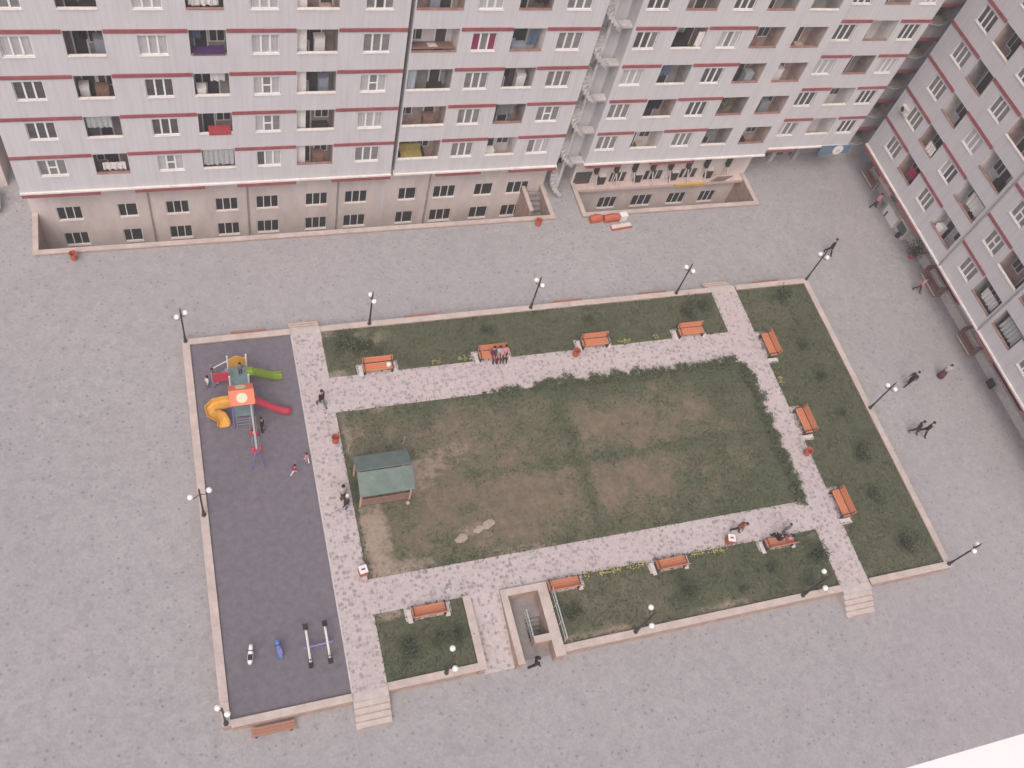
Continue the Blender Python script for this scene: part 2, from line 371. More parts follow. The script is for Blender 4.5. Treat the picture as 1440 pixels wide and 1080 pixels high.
ROW0 = 6.24; ST = 2.94; NR = 7; ZTOP = 40.0; ZSTAIR = 27.5
PM = ['pane_dark', 'pane_mid', 'pane_curtain']
def block(root, U, bays, bands, depth=12, z0=3.18, special=None, seed=1):
    """upper storeys of one apartment block in its own frame: u along the front, y inwards"""
    R = random.Random(seed); w = MB(); holes = []
    for r in range(NR):
        bt = ROW0 + ST * r
        for i, b in enumerate(bays):
            if b[0] == 'w': holes.append((b[1], b[2], bt - 1.72, bt - .42))
            else: holes.append((b[1], b[2], bt - 1.72, bt - .08, 0))
    panel(w, U[0], U[1], z0, ZTOP, holes, 0, M['facade'], .22)
    w.quad((U[0], depth, z0), (U[0], 0, z0), (U[0], 0, ZTOP), (U[0], depth, ZTOP), M['facade'])
    w.quad((U[1], 0, z0), (U[1], depth, z0), (U[1], depth, ZTOP), (U[1], 0, ZTOP), M['facade'])
    w.quad((U[0], 0, ZTOP), (U[1], 0, ZTOP), (U[1], depth, ZTOP), (U[0], depth, ZTOP), M['concrete'])
    w.quad((U[1], depth, z0), (U[0], depth, z0), (U[0], depth, ZTOP), (U[1], depth, ZTOP), M['facade'])
    w.quad((U[1], 0, z0), (U[0], 0, z0), (U[0], depth, z0), (U[1], depth, z0), M['beige'])
    w.build('wall', root)
    for r in range(-1, NR):
        bt = ROW0 + ST * r
        for a, b in bands:
            m = MB(); lo = bt - .3
            if r < 0: m.box(a, b, -.10, .35, z0 - .36, z0 - .056, M['band'])
            else: m.box(a, b, -.05, .05, lo + .06, bt, M['band'])
            m.build('band', root)
    c = MB(); c.box(U[0] - .05, U[1] + .03, -.12, .3, z0 - .055, z0 + .07, M['cornice']); c.build('cornice', root)
    special = special or {}
    for r in range(NR):
        bt = ROW0 + ST * r
        for i, b in enumerate(bays):
            if b[0] == 'w':
                q = R.random()
                base = PM[0 if q < .38 else 1 if q < .72 else 2]
                ms = tuple(base if R.random() < .75 else R.choice(PM) for _ in range(3))
                st = 'transom' if R.random() < .3 else 'plain'
                if (r, i) in special: ms, st = special[(r, i)]
                window(root, (b[1] + b[2]) / 2, .12, bt - 1.72, b[2] - b[1] - .02, 1.28, 3, ms, st)
            else:
                wm = R.choice(['interior_pink', 'interior_brown', 'interior_grey', 'interior_brown', 'interior_grey']); fm = R.choice(['floor_brown', 'floor_brown', 'floor_red'])
                if (r, i) in special: wm, fm = special[(r, i)]
                dp = R.choice([.12, .35, .6]); balcony(root, b[1], b[2], bt, wm, fm, dp if (b[2] - b[1]) * (1 - dp) > .85 else .3, None if b[2] - b[1] < 1.9 else (.55 if dp < .3 else .02))

def base(root, U, y, wins, z0=-4.2, z1=3.1, depth=10, joints=()):
    w = MB(); holes = []
    for u0, u1, n, zs in wins:
        for z in zs: holes.append((u0, u1, z, z + 1.25))
    panel(w, U[0], U[1], z0, z1, holes, y, M['beige'], .2)
    w.quad((U[0], y + depth, z0), (U[0], y, z0), (U[0], y, z1), (U[0], y + depth, z1), M['beige'])
    w.quad((U[1], y, z0), (U[1], y + depth, z0), (U[1], y + depth, z1), (U[1], y, z1), M['beige'])
    w.build('base_wall', root)
    for u0, u1, n, zs in wins:
        for z in zs:
            o = window(root, (u0 + u1) / 2, y + .1, z, u1 - u0 - .02, 1.23, n, tuple(['pane_black'] * n), 'thin', 'beige')
    for u in joints:
        j = MB(); j.box(u - .06, u + .06, y - .06, y - .003, z0, z1, M['joint']); j.build('wall_joint', root)

# ------------------------------------------------------------------ camera, light, sky
cam = bpy.data.cameras.new('camera'); co = bpy.data.objects.new('camera', cam); COL.objects.link(co)
pitch, yaw, roll, foc = 5.89258275e-01, -5.62126053e-01, 3.58622106e-01, 1.30956322e+03
co.matrix_world = Matrix.Translation((0, 0, 50)) @ (Matrix.Rotation(yaw, 4, 'Z') @ Matrix.Rotation(pitch, 4, 'X') @ Matrix.Rotation(roll, 4, 'Z'))
cam.sensor_width = 36; cam.lens = foc / 1440 * 36; cam.clip_start = .1; cam.clip_end = 2000
scene.camera = co
SUN_EL, SUN_AZ = math.radians(56), math.radians(207)      # azimuth clockwise from +Y
wd = bpy.data.worlds.new('World'); scene.world = wd; wd.use_nodes = True
nt = wd.node_tree; sky = nt.nodes.new('ShaderNodeTexSky'); sky.sky_type = 'NISHITA'; sky.sun_disc = False
sky.sun_elevation = SUN_EL; sky.sun_rotation = SUN_AZ; sky.air_density = 1.0; sky.dust_density = 8.0; sky.ozone_density = 0; sky.altitude = 0
nt.links.new(sky.outputs[0], nt.nodes['Background'].inputs[0]); nt.nodes['Background'].inputs[1].default_value = .135
sun = bpy.data.lights.new('sun', 'SUN'); sun.energy = 1.05; sun.angle = math.radians(50); sun.color = (1, .972, 1)
so = bpy.data.objects.new('sun', sun); COL.objects.link(so)
dirv = Vector((math.sin(SUN_AZ) * math.cos(SUN_EL), math.cos(SUN_AZ) * math.cos(SUN_EL), math.sin(SUN_EL)))
so.rotation_euler = dirv.to_track_quat('Z', 'Y').to_euler(); so.location = (0, -20, 80)
scene.view_settings.view_transform = 'Standard'; scene.view_settings.look = 'None'
scene.view_settings.exposure = 0.08; scene.view_settings.gamma = 1

# ------------------------------------------------------------------ ground
ZP = .8
g = MB()
HOLES = [(-10.1, 24.64, 41.7, 60), (26.9, 41.8, 41.7, 60), (13.65, 15.45, 11.0, 14.4)]
for a, b, c, d in cells(-80, 120, -50, 100, HOLES): g.quad((a, c, 0), (b, c, 0), (b, d, 0), (a, d, 0), M['plaza'])
structure(g.build('plaza'))
# raised park: body, lawns, rubber court, paths
PK = [(13.3, 16.0, 10.6, 14.75), (11.6, 13.3, 10, 14.85)]
def deck(name, rects, z, m, zb=0.0):
    mb = MB()
    for a, b, c, d in rects: mb.box(a, b, c, d, zb, z, m)
    return structure(mb.build(name))
pads_top = [9.32, 16.74, 23.84, 30.97]; pads_right = [28.23, 22.14, 16.08]; pads_bot = [30.98, 23.67, 16.95]
paths = [(4.45, 6.3, 11.0, 33.6), (6.3, 34.0, 27.38, 29.82), (34.0, 36.0, 11.0, 33.6), (6.3, 34.0, 14.85, 16.8)]
paths += [(x - 1.3, x + 1.3, 29.821, 30.55) for x in pads_top] + [(36.001, 36.75, y - 1.3, y + 1.3) for y in pads_right] + [(x - 1.3, min(x + 1.3, 33.9), 14.1, 14.849) for x in pads_bot] + [(7.9, 10.45, 14.1, 14.849)]
deck('path', paths, ZP + .012, M['path'])
deck('playground_floor', [(-1.5, 4.44, 11.0, 33.2)], ZP + .004, M['rubber'])
ramp_ = MB(); ramp_.add([(11.6, 14.85, ZP + .01), (13.3, 14.85, ZP + .01), (13.3, 10.7, .02), (11.6, 10.7, .02), (11.6, 14.85, 0), (13.3, 14.85, 0), (13.3, 10.7, 0), (11.6, 10.7, 0)], [(3, 2, 1, 0), (4, 5, 6, 7), (0, 1, 5, 4), (2, 3, 7, 6), (1, 2, 6, 5), (3, 0, 4, 7)], M['path'])
structure(ramp_.build('path'))

def smooth_noise(seed):
    r = np.random.default_rng(seed); g_ = r.random((64, 64))
    def f(x, y):
        x0 = int(math.floor(x)); y0 = int(math.floor(y)); fx = x - x0; fy = y - y0; fx = fx * fx * (3 - 2 * fx); fy = fy * fy * (3 - 2 * fy)
        q = lambda i, j: g_[i % 64, j % 64]
        return (q(x0, y0) * (1 - fx) + q(x0 + 1, y0) * fx) * (1 - fy) + (q(x0, y0 + 1) * (1 - fx) + q(x0 + 1, y0 + 1) * fx) * fy
    return f
NZ = smooth_noise(3); NZ2 = smooth_noise(9)
def blob(x, y, cx, cy, rx, ry): return max(0.0, 1 - ((x - cx) / rx) ** 2 - ((y - cy) / ry) ** 2)
def bare(x, y):
    """how worn the turf is (brown, soil) at a place in the park"""
    n = NZ(x * .45, y * .45) * .6 + NZ2(x * 1.3, y * 1.3) * .4
    if 6.4 < x < 34.2 and 16.7 < y < 27.4:
        br = .50 + (n - .5) * 1.4 + .42 * blob(x, y, 15, 23.5, 9, 4) + .38 * blob(x, y, 24.5, 22.8, 6.5, 3.8) + .45 * blob(x, y, 15, 19.5, 8, 3.2) + .35 * blob(x, y, 24, 19.3, 6, 2.6)
        br -= .75 * math.exp(-((x - 20.25) / .45) ** 2) + .6 * math.exp(-((y - 21.95) / .45) ** 2) * (1 if x > 13 else .3)
        br -= .5 * max(0, (x - 29) / 4) + .4 * max(0, (y - 25.6) / 1.5) + .25 * max(0, (17.9 - y))
        so_ = 1.2 * blob(x, y, 7.2, 19.4, 1.2, 2.6) + .8 * blob(x, y, 10.4, 22.6, 1.7, 1.5) + .8 * blob(x, y, 8.2, 17.0, 3.2, .9) + .7 * blob(x, y, 13, 18.6, 1.6, .7) + .6 * blob(x, y, 6.6, 25.5, .5, 2.6) + .55 * blob(x, y, 12.5, 23.6, 3, 1.2) + .5 * blob(x, y, 8.3, 27.3, 2, .5) + .5 * blob(x, y, 15.5, 17.0, 3.5, .5)
        return br, so_ * (.55 + n)
    if y > 29: br = .12 + (n - .5) * 1.0 - .2 * max(0, (x - 22) / 12); so_ = .8 * blob(x, y, 6.7, 29.9, 1.6, .6) + .6 * blob(x, y, 9.5, 32.6, 2, .8) + .8 * blob(x, y, 6.5, 33.1, 1.3, .6)
    elif x < 12: br = .1 + (n - .5) * .9; so_ = .8 * blob(x, y, 7.2, 14.7, 1.3, .5) + .5 * blob(x, y, 10.4, 11.7, .8, .6)
    else: br = .25 + (n - .5) * 1.1 - .25 * max(0, (x - 24) / 8); so_ = .75 * blob(x, y, 18, 11.4, 3.5, .5) + .7 * blob(x, y, 26, 11.4, 3.5, .5) + .6 * blob(x, y, 33.6, 14.5, .7, .6)
    if x > 35.5: br = .02 + (n - .5) * .8; so_ = .5 * blob(x, y, 36.3, 11.5, .8, .5)
    return br, so_ * (.6 + n * .8)
lawns = [(6.3, 34.0, 29.82, 33.2), (6.3, 34.0, 16.8, 27.38), (36.0, 41.65, 11.15, 33.2), (16.0, 34.0, 11.15, 14.85), (6.3, 11.15, 11.15, 14.85)]
for x0, x1, y0, y1 in lawns:
    nx, ny = max(2, int((x1 - x0) / .3)), max(2, int((y1 - y0) / .3))
    vs = []; cols = []
    for j in range(ny + 1):
        for i in range(nx + 1):
            x = x0 + (x1 - x0) * i / nx; y = y0 + (y1 - y0) * j / ny; a, b = bare(x, y)
            vs.append((x, y, ZP + (.03 * NZ2(x * .9, y * .9) - .028))); cols += [max(0, min(1, a)), max(0, min(1, b)), 0, 1]
    fs = [(j * (nx + 1) + i, j * (nx + 1) + i + 1, (j + 1) * (nx + 1) + i + 1, (j + 1) * (nx + 1) + i) for j in range(ny) for i in range(nx)]
    me = bpy.data.meshes.new('lawn'); me.from_pydata(vs, [], fs); me.materials.append(M['lawn'])
    at = me.color_attributes.new('bare', 'FLOAT_COLOR', 'POINT'); at.data.foreach_set('color', cols)
    structure(link('lawn', me))
    # grass blades, denser where the turf is sound, ragged at the edges
    bv = []; bf = []
    nb = int((x1 - x0) * (y1 - y0) * 85)
    for k in range(nb):
        x = random.uniform(x0, x1); y = random.uniform(y0, y1); a, b = bare(x, y)
        edge = min(x - x0, x1 - x, y - y0, y1 - y)
        if random.random() < max(a, b * 1.5) * 1.1 - (.5 if edge < .25 else 0): continue
        if edge < .2: x += random.uniform(-.17, .17); y += random.uniform(-.17, .17)
        for q in range(2):
            t = random.uniform(0, 2 * PI); r = random.uniform(.05, .14); hgt = random.uniform(.04, .12) * (1.4 if edge < .2 else 1); w = random.uniform(.015, .035)
            ca, sa = math.cos(t), math.sin(t); o = len(bv)
            bv += [(x - sa * w, y + ca * w, ZP), (x + sa * w, y - ca * w, ZP), (x + ca * r, y + sa * r, ZP + hgt)]; bf.append((o, o + 1, o + 2))
    me = bpy.data.meshes.new('grass'); me.from_pydata(bv, [], bf); me.materials.append(M['blade'])
    stuff(link('grass', me))

# ------------------------------------------------------------------ park walls
ZC = ZP + .15
def wall_thing(label, pieces, name='low_wall', group=None):
    t = thing(name, label, 'wall', (pieces[0][0], pieces[0][2], 0)); ox, oy = pieces[0][0], pieces[0][2]
    b = MB(); c = MB()
    for x0, x1, y0, y1 in pieces:
        b.box(x0 - ox + .03, x1 - ox - .03, y0 - oy + .03, y1 - oy - .03, 0, ZC - .07, M['wallstone'])
        L = max(x1 - x0, y1 - y0); n = max(1, round(L / 1.2)); hx = x1 - x0 > y1 - y0
        for i in range(n):
            e = .006 if i < n - 1 else 0
            if hx: c.box(x0 - ox + (x1 - x0) * i / n, x0 - ox + (x1 - x0) * (i + 1) / n - e, y0 - oy, y1 - oy, ZC - .07, ZC + (i % 3) * .004, M['coping'])
            else: c.box(x0 - ox, x1 - ox, y0 - oy + (y1 - y0) * i / n, y0 - oy + (y1 - y0) * (i + 1) / n - e, ZC - .07, ZC + (i % 3) * .004, M['coping'])
    b.build('wall_body', t); c.build('coping', t); return t
wall_thing('low pink coped wall around three sides of the purple playground', [(-1.92, -1.5, 10.72, 33.62), (-1.495, 4.44, 33.22, 33.62), (-1.495, 4.44, 10.6, 10.99)])
wall_thing('long low pink wall behind the four benches, facing the apartment facade', [(6.3, 33.98, 33.2, 33.6)])
wall_thing('low wall turning the corner around the bench lawn on the side of the shopfronts', [(36.02, 42.1, 33.2, 33.6), (41.66, 42.08, 11.2, 33.195), (36.02, 42.1, 10.78, 11.19)])
wall_thing('low pink wall along the plaza edge of the lawn with three lamps and yellow flowers', [(16.005, 33.98, 10.75, 11.15)])
wall_thing('short L-shaped pink wall around the small lawn beside the stairwell', [(6.3, 11.16, 10.75, 11.15), (11.165, 11.6, 10.75, 14.85)])
# kerb of the rubber court
k = MB(); k.box(4.44, 4.52, 11.0, 33.2, ZP - .05, ZP + .03, M['rubber_edge']); tag(k.build('kerb'), 'thin pale kerb between purple playground and stone path', 'kerb')

def steps(label, x0, x1, y0, dirn, n=4):
    t = MB(); d = .31; hgt = ZP / (n + 1)
    t.box(0, x1 - x0, min(0, dirn * .45), max(0, dirn * .45), 0, ZP + .015, M['step'])
    for i in range(n):
        a = .451 + i * d; ya, yb = sorted((dirn * a, dirn * (a + d - .001))); t.box(0, x1 - x0, ya, yb, 0, ZP - hgt * (i + 1), M['step'])
        e = dirn * (a + d); ya, yb = sorted((e - dirn * .05, e + dirn * .012)); t.box(-.004, x1 - x0 + .004, ya, yb, ZP - hgt * (i + 1) - .05, ZP - hgt * (i + 1) + .006, M['wallstone'])
    return tag(t.build('steps', None, (x0, y0, 0)), label, 'steps')
steps('stone steps from the plaza to the path at the playground corner nearest the picture foot', 4.45, 6.3, 11.0, -1, 4)
steps('stone steps beside the lower lawn between the lamps near the right side', 34.0, 36.0, 11.0, -1, 4)
steps('steps at the upper end of the path next to the climbing frame', 4.45, 6.3, 33.2, 1, 3)
steps('steps at the upper end of the path, to the right of the four benches', 34.0, 36.0, 33.2, 1, 3)

# ------------------------------------------------------------------ stairwell
t = thing('stairwell', 'sunken pink-walled stairwell with a dog-leg flight down beside the small lawn', 'stairwell', (13.3, 10.6, 0))
def rel(mb, x0, x1, y0, y1, z0, z1, m): mb.box(x0 - 13.3, x1 - 13.3, y0 - 10.6, y1 - 10.6, z0, z1, m)
w = MB()
for a in ((13.3, 13.65, 10.6, 14.4), (13.3, 16.0, 14.4, 14.76), (15.45, 16.0, 10.6, 14.4), (14.5, 15.45, 11.55, 11.9)):
    rel(w, *a, -2.8, .93, M['wallstone'])
w.build('wall_body', t)
c = MB()
rel(c, 13.28, 13.67, 10.58, 14.38, .93, 1.0, M['coping']); rel(c, 13.28, 16.02, 14.38, 14.78, .93, 1.004, M['coping']); rel(c, 15.43, 16.02, 10.58, 14.38, .93, 1.0, M['coping']); rel(c, 14.48, 15.43, 11.53, 11.92, .93, 1.002, M['coping'])
c.build('coping', t)
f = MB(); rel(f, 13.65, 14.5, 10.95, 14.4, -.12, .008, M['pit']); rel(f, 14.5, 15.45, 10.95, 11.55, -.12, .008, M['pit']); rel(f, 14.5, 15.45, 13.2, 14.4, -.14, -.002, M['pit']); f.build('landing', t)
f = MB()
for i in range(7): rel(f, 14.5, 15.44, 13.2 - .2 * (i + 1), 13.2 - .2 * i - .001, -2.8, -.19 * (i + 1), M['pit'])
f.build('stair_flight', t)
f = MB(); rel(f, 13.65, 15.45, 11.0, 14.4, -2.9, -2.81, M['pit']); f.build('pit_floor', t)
r_ = MB()
for y in (12.0, 12.6, 13.2): r_.tube([(14.5 - 13.3, y - 10.6, 0), (14.5 - 13.3, y - 10.6, .95)], .022, M['steel'], 6)
r_.tube([(14.5 - 13.3, 11.9 - 10.6, .95), (14.5 - 13.3, 13.45 - 10.6, .95)], .04, M['steel'], 6); r_.tube([(14.5 - 13.3, 11.9 - 10.6, .5), (14.5 - 13.3, 13.45 - 10.6, .5)], .02, M['steel'], 6)
r_.build('handrail', t)
r2 = MB()
for y in (11.3, 12.3, 13.3, 14.1): r2.tube([(0, y - 11.3, 0), (0, y - 11.3, .85)], .025, M['steel'], 6)
r2.tube([(0, 0, .85), (0, 2.85, .85)], .04, M['steel'], 6); r2.tube([(0, 0, .45), (0, 2.85, .45)], .025, M['steel'], 6)
tag(r2.build('railing', None, (16.12, 11.3, ZP)), 'thin steel railing along the stairwell wall at the edge of the lawn', 'railing')

# ------------------------------------------------------------------ benches
def make_bench():
    t = thing('park_bench', '', 'bench', group='orange slatted benches along the park paths')
    L = .95
    for s in (-1, 1):
        e = MB(); x = s * (L - .08)
        e.box(x - .05, x + .05, -.30, .06, 0, .42, M['iron']); e.box(x - .04, x + .04, .06, .30, 0, .40, M['iron'])
        e.tube([(x, .26, .38), (x, .36, .90)], .035, M['iron'], 6); e.tube([(x, -.30, .42), (x, -.33, .64), (x, .24, .66)], .03, M['iron'], 6)
        e.build('side_frame', t)
        p = MB(); p.box(x - .13 + s * .16, x + .13 + s * .16, -.36, .40, 0, .05, M['concrete']); p.build('footing', t)
    s_ = MB()
    for i in range(4): s_.box(-L, L, -.30 + i * .135, -.30 + i * .135 + .115, .43, .475, M['wood_orange'])
    s_.build('seat', t)
    b = MB(); tilt = Matrix.Translation((0, .27, .48)) @ Matrix.Rotation(math.radians(-14), 4, 'X')
    for i in range(3): b.box(-L, L, -.02, .03, .04 + i * .145, .165 + i * .145, M['wood_orange'], tilt)
    b.build('backrest', t); return t
bench0 = make_bench(); used = [False]
def bench(x, y, rz, label):
    if not used[0]:
        used[0] = True; bench0.location = (x, y, ZP + .014); bench0.rotation_euler.z = rz; bench0['label'] = label; return bench0
    return copy_tree(bench0, (x, y, ZP + .014), rz, label)
bench(9.32, 30.02, 0, 'orange slatted bench with a white bag on it, leftmost along the upper lawn')
bench(16.74, 29.98, 0, 'orange bench in the upper lawn with people sitting close together on it')
bench(23.84, 30.0, 0, 'empty orange bench on the upper lawn with a red bin at its left end')
bench(30.97, 30.0, 0, 'empty orange bench on the upper lawn nearest the right-hand path corner')
bench(36.36, 28.2, -PI / 2, 'orange bench nearest the upper corner, along the right-hand path')
bench(36.34, 22.1, -PI / 2, 'orange bench halfway down the right-hand path, just above a small red bin')
bench(36.26, 16.08, -PI / 2, 'orange bench at the lower end of the right-hand path')
bench(30.98, 14.36, PI, 'orange bench on the lower lawn where two figures sit, seen from behind')
bench(23.67, 14.36, PI, 'empty orange bench in the middle of the lower lawn, seen from behind')
bench(16.95, 14.36, PI, 'orange bench beside the stairwell wall, its back to the lawn')
bench(9.17, 14.36, PI, 'orange bench on the small lawn left of the stairwell')
def outer_bench(x, y, label, dull=False):
    t = thing('wall_bench', label, 'bench', (x, y, 0), 0, 'low benches along the outside of the park wall')
    m = M['wood_dull']; s = MB()
    for i in range(3): s.box(-1.05, 1.05, -.22 + i * .15, -.22 + i * .15 + .135, .40, .45, m)
    s.build('seat', t)
    for sx in (-.85, .85): l = MB(); l.box(sx - .06, sx + .06, -.2, .2, 0, .40, M['iron']); l.build('leg', t)
outer_bench(2.0, 33.95, 'low reddish bench half hidden behind the playground wall')
outer_bench(12.9, 33.9, 'low red bench behind the wall, right of the second lamp')
outer_bench(23.3, 33.9, 'low red bench behind the wall, right of the third lamp')
outer_bench(29.8, 33.9, 'low red bench behind the wall, just left of the fourth lamp')
outer_bench(39.0, 33.9, 'low red bench behind the wall near the corner lamp')
outer_bench(.45, 10.25, 'worn brown bench on the plaza against the foot of the playground wall')

# ------------------------------------------------------------------ lamps
def make_lamp(h):
    t = thing('street_lamp', '', 'lamp', group='two-globe lamp posts on the park wall')
    p = MB(); p.lathe([(.13, 0), (.13, .06), (.09, .1), (.075, .55), (.055, .6), (.05, 3.2), (.03, 3.26), (.012, 3.42)], M['pole'], 10); p.build('post', t)
    for s in (-1, 1):
        a = MB(); a.tube([(s * .045, 0, 2.62), (s * h * .5, 0, 2.46), (s * h * .94, 0, 2.47), (s * h, 0, 2.56)], .025, M['pole'], 6); a.build('arm', t)
        b = MB(); b.smooth = True; b.ball((s * h, 0, 2.74), .16, M['globe']); gl = b.build('globe', t)
        c = MB(); c.lathe([(.07, 2.55), (.08, 2.60)], M['pole'], 8, (s * h, 0, 0)); c.build('cup', gl)
    return t
lamp0 = {.27: make_lamp(.27), .5: make_lamp(.5)}; lamp_used = set()
lamps = [(9.4, 33.4, -1.36, .27, 'two-globe lamp post on the upper wall behind the first orange bench'), (20.3, 33.4, -1.03, .27, 'two-globe lamp post in the middle of the upper wall, second of three'), (31.2, 33.4, -.83, .27, 'two-globe lamp post on the upper wall by the right-hand path'),
         (42.0, 33.5, -.73, .27, 'two-globe lamp post at the upper right corner of the park'), (41.9, 22.4, -.75, .27, 'two-globe lamp post halfway along the right wall'), (41.9, 11.0, .72, .27, 'two-globe lamp post at the lower right corner of the park'),
         (31.2, 11.0, -1.95, .5, 'two-globe lamp post on the lower wall near the right-hand steps'), (20.3, 11.0, -1.87, .5, 'two-globe lamp post on the lower wall in the middle of the long lawn'), (9.4, 11.0, -1.67, .5, 'two-globe lamp post on the lower wall of the small lawn'),
         (-1.72, 33.45, .5, .27, 'two-globe lamp post at the playground corner by the climbing frame'), (-1.72, 22.0, .26, .5, 'two-globe lamp post halfway along the playground wall'), (-1.72, 10.85, -.74, .27, 'two-globe lamp post at the playground corner nearest the worn brown bench')]
for x, y, rz, h, lab in lamps:
    if h not in lamp_used: lamp_used.add(h); o = lamp0[h]; o.location = (x, y, ZC); o.rotation_euler.z = rz; o['label'] = lab
    else: copy_tree(lamp0[h], (x, y, ZC), rz, lab)

# ------------------------------------------------------------------ bins
def bin_(x, y, z, label, white=False):
    t = thing('litter_bin', label, 'bin', (x, y, z), random.uniform(-.3, .3), 'red litter bins'); t.scale = (.84,) * 3
    if white:
        b = MB(); b.box(-.25, .25, -.25, .25, .06, .72, M['bin_red']); b.build('bucket', t); c = MB(); c.box(-.27, .27, -.27, .27, .721, .78, M['white']); c.box(-.12, .12, -.05, .05, .781, .80, M['iron']); c.build('lid', t)
        p = MB(); p.box(-.2, .2, -.2, .2, 0, .06, M['concrete']); p.build('foot', t); return
    b = MB(); b.lathe([(.17, .1), (.23, .12), (.27, .72), (.30, .74), (.30, .78), (.25, .78), (.20, .25)], M['bin_red'], 12); b.build('bucket', t)
    p = MB(); p.lathe([(.16, 0), (.16, .03), (.05, .06), (.05, .1)], M['concrete'], 10); p.build('foot', t)
bin_(22.3, 29.35, ZP + .012, 'red bin at the left end of an empty bench on the upper path')
bin_(35.6, 19.85, ZP + .012, 'small red bin on the right-hand path below the middle bench')
bin_(27.9, 15.1, ZP + .012, 'red bin with a white lid beside the person in brown', True)
bin_(5.95, 25.4, ZP + .012, 'dark red bin on the left path opposite the green-roofed shelter')
bin_(6.1, 17.2, ZP + .012, 'red bin with a white lid at the corner of the left path', True)
bin_(-7.8, 41.1, 0, 'brick red bin in front of the light well at the far left')
bin_(23.2, 41.15, 0, 'round brick red bin by the right end of the long light well')
for x, y in ((28.3, 29.2),): pass

# ------------------------------------------------------------------ plants
def bush_mesh(name, rx, rz_, n, seed, m, stem=True):
    R = random.Random(seed); b = MB()
    cl = [(R.gauss(0, rx * .42), R.gauss(0, rx * .42), R.uniform(.25, .8) * rz_) for _ in range(9)]
    for k_ in range(n):
        cx, cy, cz = R.choice(cl); d = rx * .42
        p = Vector((cx + R.gauss(0, d * .6), cy + R.gauss(0, d * .6), max(.02, cz + R.gauss(0, rz_ * .2))))
        a = Vector((R.gauss(0, 1), R.gauss(0, 1), R.gauss(0, .6))).normalized() * R.uniform(.05, .11); q = a.cross(Vector((R.gauss(0, 1), R.gauss(0, 1), R.gauss(0, 1)))).normalized() * R.uniform(.03, .05)
        b.add([p - a * .2, p + a * .5 + q, p + a, p + a * .5 - q], [(0, 1, 2, 3)], M['leaf_toplit'] if p.z > rz_ * .55 and R.random() < .4 else m)  # paler leaves only near the top, painting in light from above
    return b.mesh(name)
def stem_mesh(h):
    s = MB()
    for i in range(3): t_ = i * 2.1; s.tube([(0, 0, 0), (.06 * math.cos(t_), .06 * math.sin(t_), h * .5), (.2 * h * math.cos(t_), .2 * h * math.sin(t_), h)], [.02, .014, .006], M['stem'], 5)
    return s.mesh('stem')
SB = [(bush_mesh('foliage', .72, .75, 520, 20 + i, M['leaf_dark' if i % 2 else 'leaf']), stem_mesh(.45)) for i in range(4)]
HB = [(bush_mesh('foliage', .40, .30, 300, 40 + i, M['leaf_hedge']), stem_mesh(.4)) for i in range(4)]
def shrub(x, y, kind, s, label, group, name='shrub'):
    t = thing(name, label, 'shrub', (x, y, ZP - .01), random.uniform(0, 6), group); t.scale = (s, s, s)
    link('foliage', kind[0], t); link('stem', kind[1], t)
shr = [(7.32, 32.0, 'dark shrub at the left end of the upper lawn, by the path', 1.2), (8.25, 31.7, 'dark shrub behind the first bench, second from the left path', 1.0), (9.2, 31.85, 'dark shrub just behind the leftmost orange bench', 1.0), (16.85, 31.98, 'small shrub behind the bench with the sitters', .7), (24.0, 32.0, 'small shrub behind the bench with a red bin', .65), (31.4, 31.7, 'dark shrub behind the bench near the right path corner', 1.0), (32.6, 31.9, 'dark shrub at the right end of the upper lawn', 1.15),
       (39.4, 32.2, 'dark round shrub in the upper corner of the right-hand lawn', 1.1), (39.3, 27.9, 'shrub behind the first bench of the right-hand lawn', .8), (39.4, 25.3, 'shrub between the upper two benches of the right-hand lawn', .8), (39.6, 22.2, 'faint shrub near the middle lamp of the right-hand lawn', .6), (39.55, 19.2, 'dark shrub in the right-hand lawn level with the path bin', 1.1), (39.1, 16.1, 'shrub behind the lowest bench of the right-hand lawn', .9), (39.6, 12.7, 'large dark shrub in the lowest corner of the right-hand lawn', 1.2),
       (24.0, 12.6, 'green shrub in the lower lawn behind the middle bench', 1.0), (17.05, 12.7, 'green shrub in the lower lawn beside the stairwell railing', .9), (29.95, 12.9, 'small shrub in the lower lawn behind the bench with two figures', .6), (33.3, 13.1, 'dark shrub at the path corner of the lower lawn', 1.1), (32.2, 11.7, 'straggly shrub by the lower wall next to a lamp', .6),
       (7.7, 12.6, 'dark shrub on the small lawn, left', 1.0), (9.3, 12.7, 'dark shrub in the middle of the small lawn', .8), (10.45, 12.8, 'dark shrub on the small lawn below the bench, by the wall', .85), (27.6, 12.2, 'low shrub beside a worn patch of the lower lawn', .5)]
for i, (x, y, lab, s) in enumerate(shr): shrub(x, y, SB[i % 4], s, lab, 'shrubs dotted over the lawns')
R = random.Random(5); hx = []
x = 15.6
while x < 33.6:
    hx.append((x, 27.34 + R.uniform(-.12, .14), R.uniform(.75, 1.2) if x > 19 or R.random() < .6 else .45)); x += R.uniform(.36, .62)
y = 26.9
while y > 17.0: hx.append((33.94 + R.uniform(-.16, .12), y, R.uniform(.8, 1.25))); y -= R.uniform(.34, .52)
for i, (x, y, s) in enumerate(hx): shrub(x, y, HB[i % 4], s, 'low bushy hedge plant at the edge of the big central lawn', 'hedge plants edging the central lawn', 'hedge_plant')
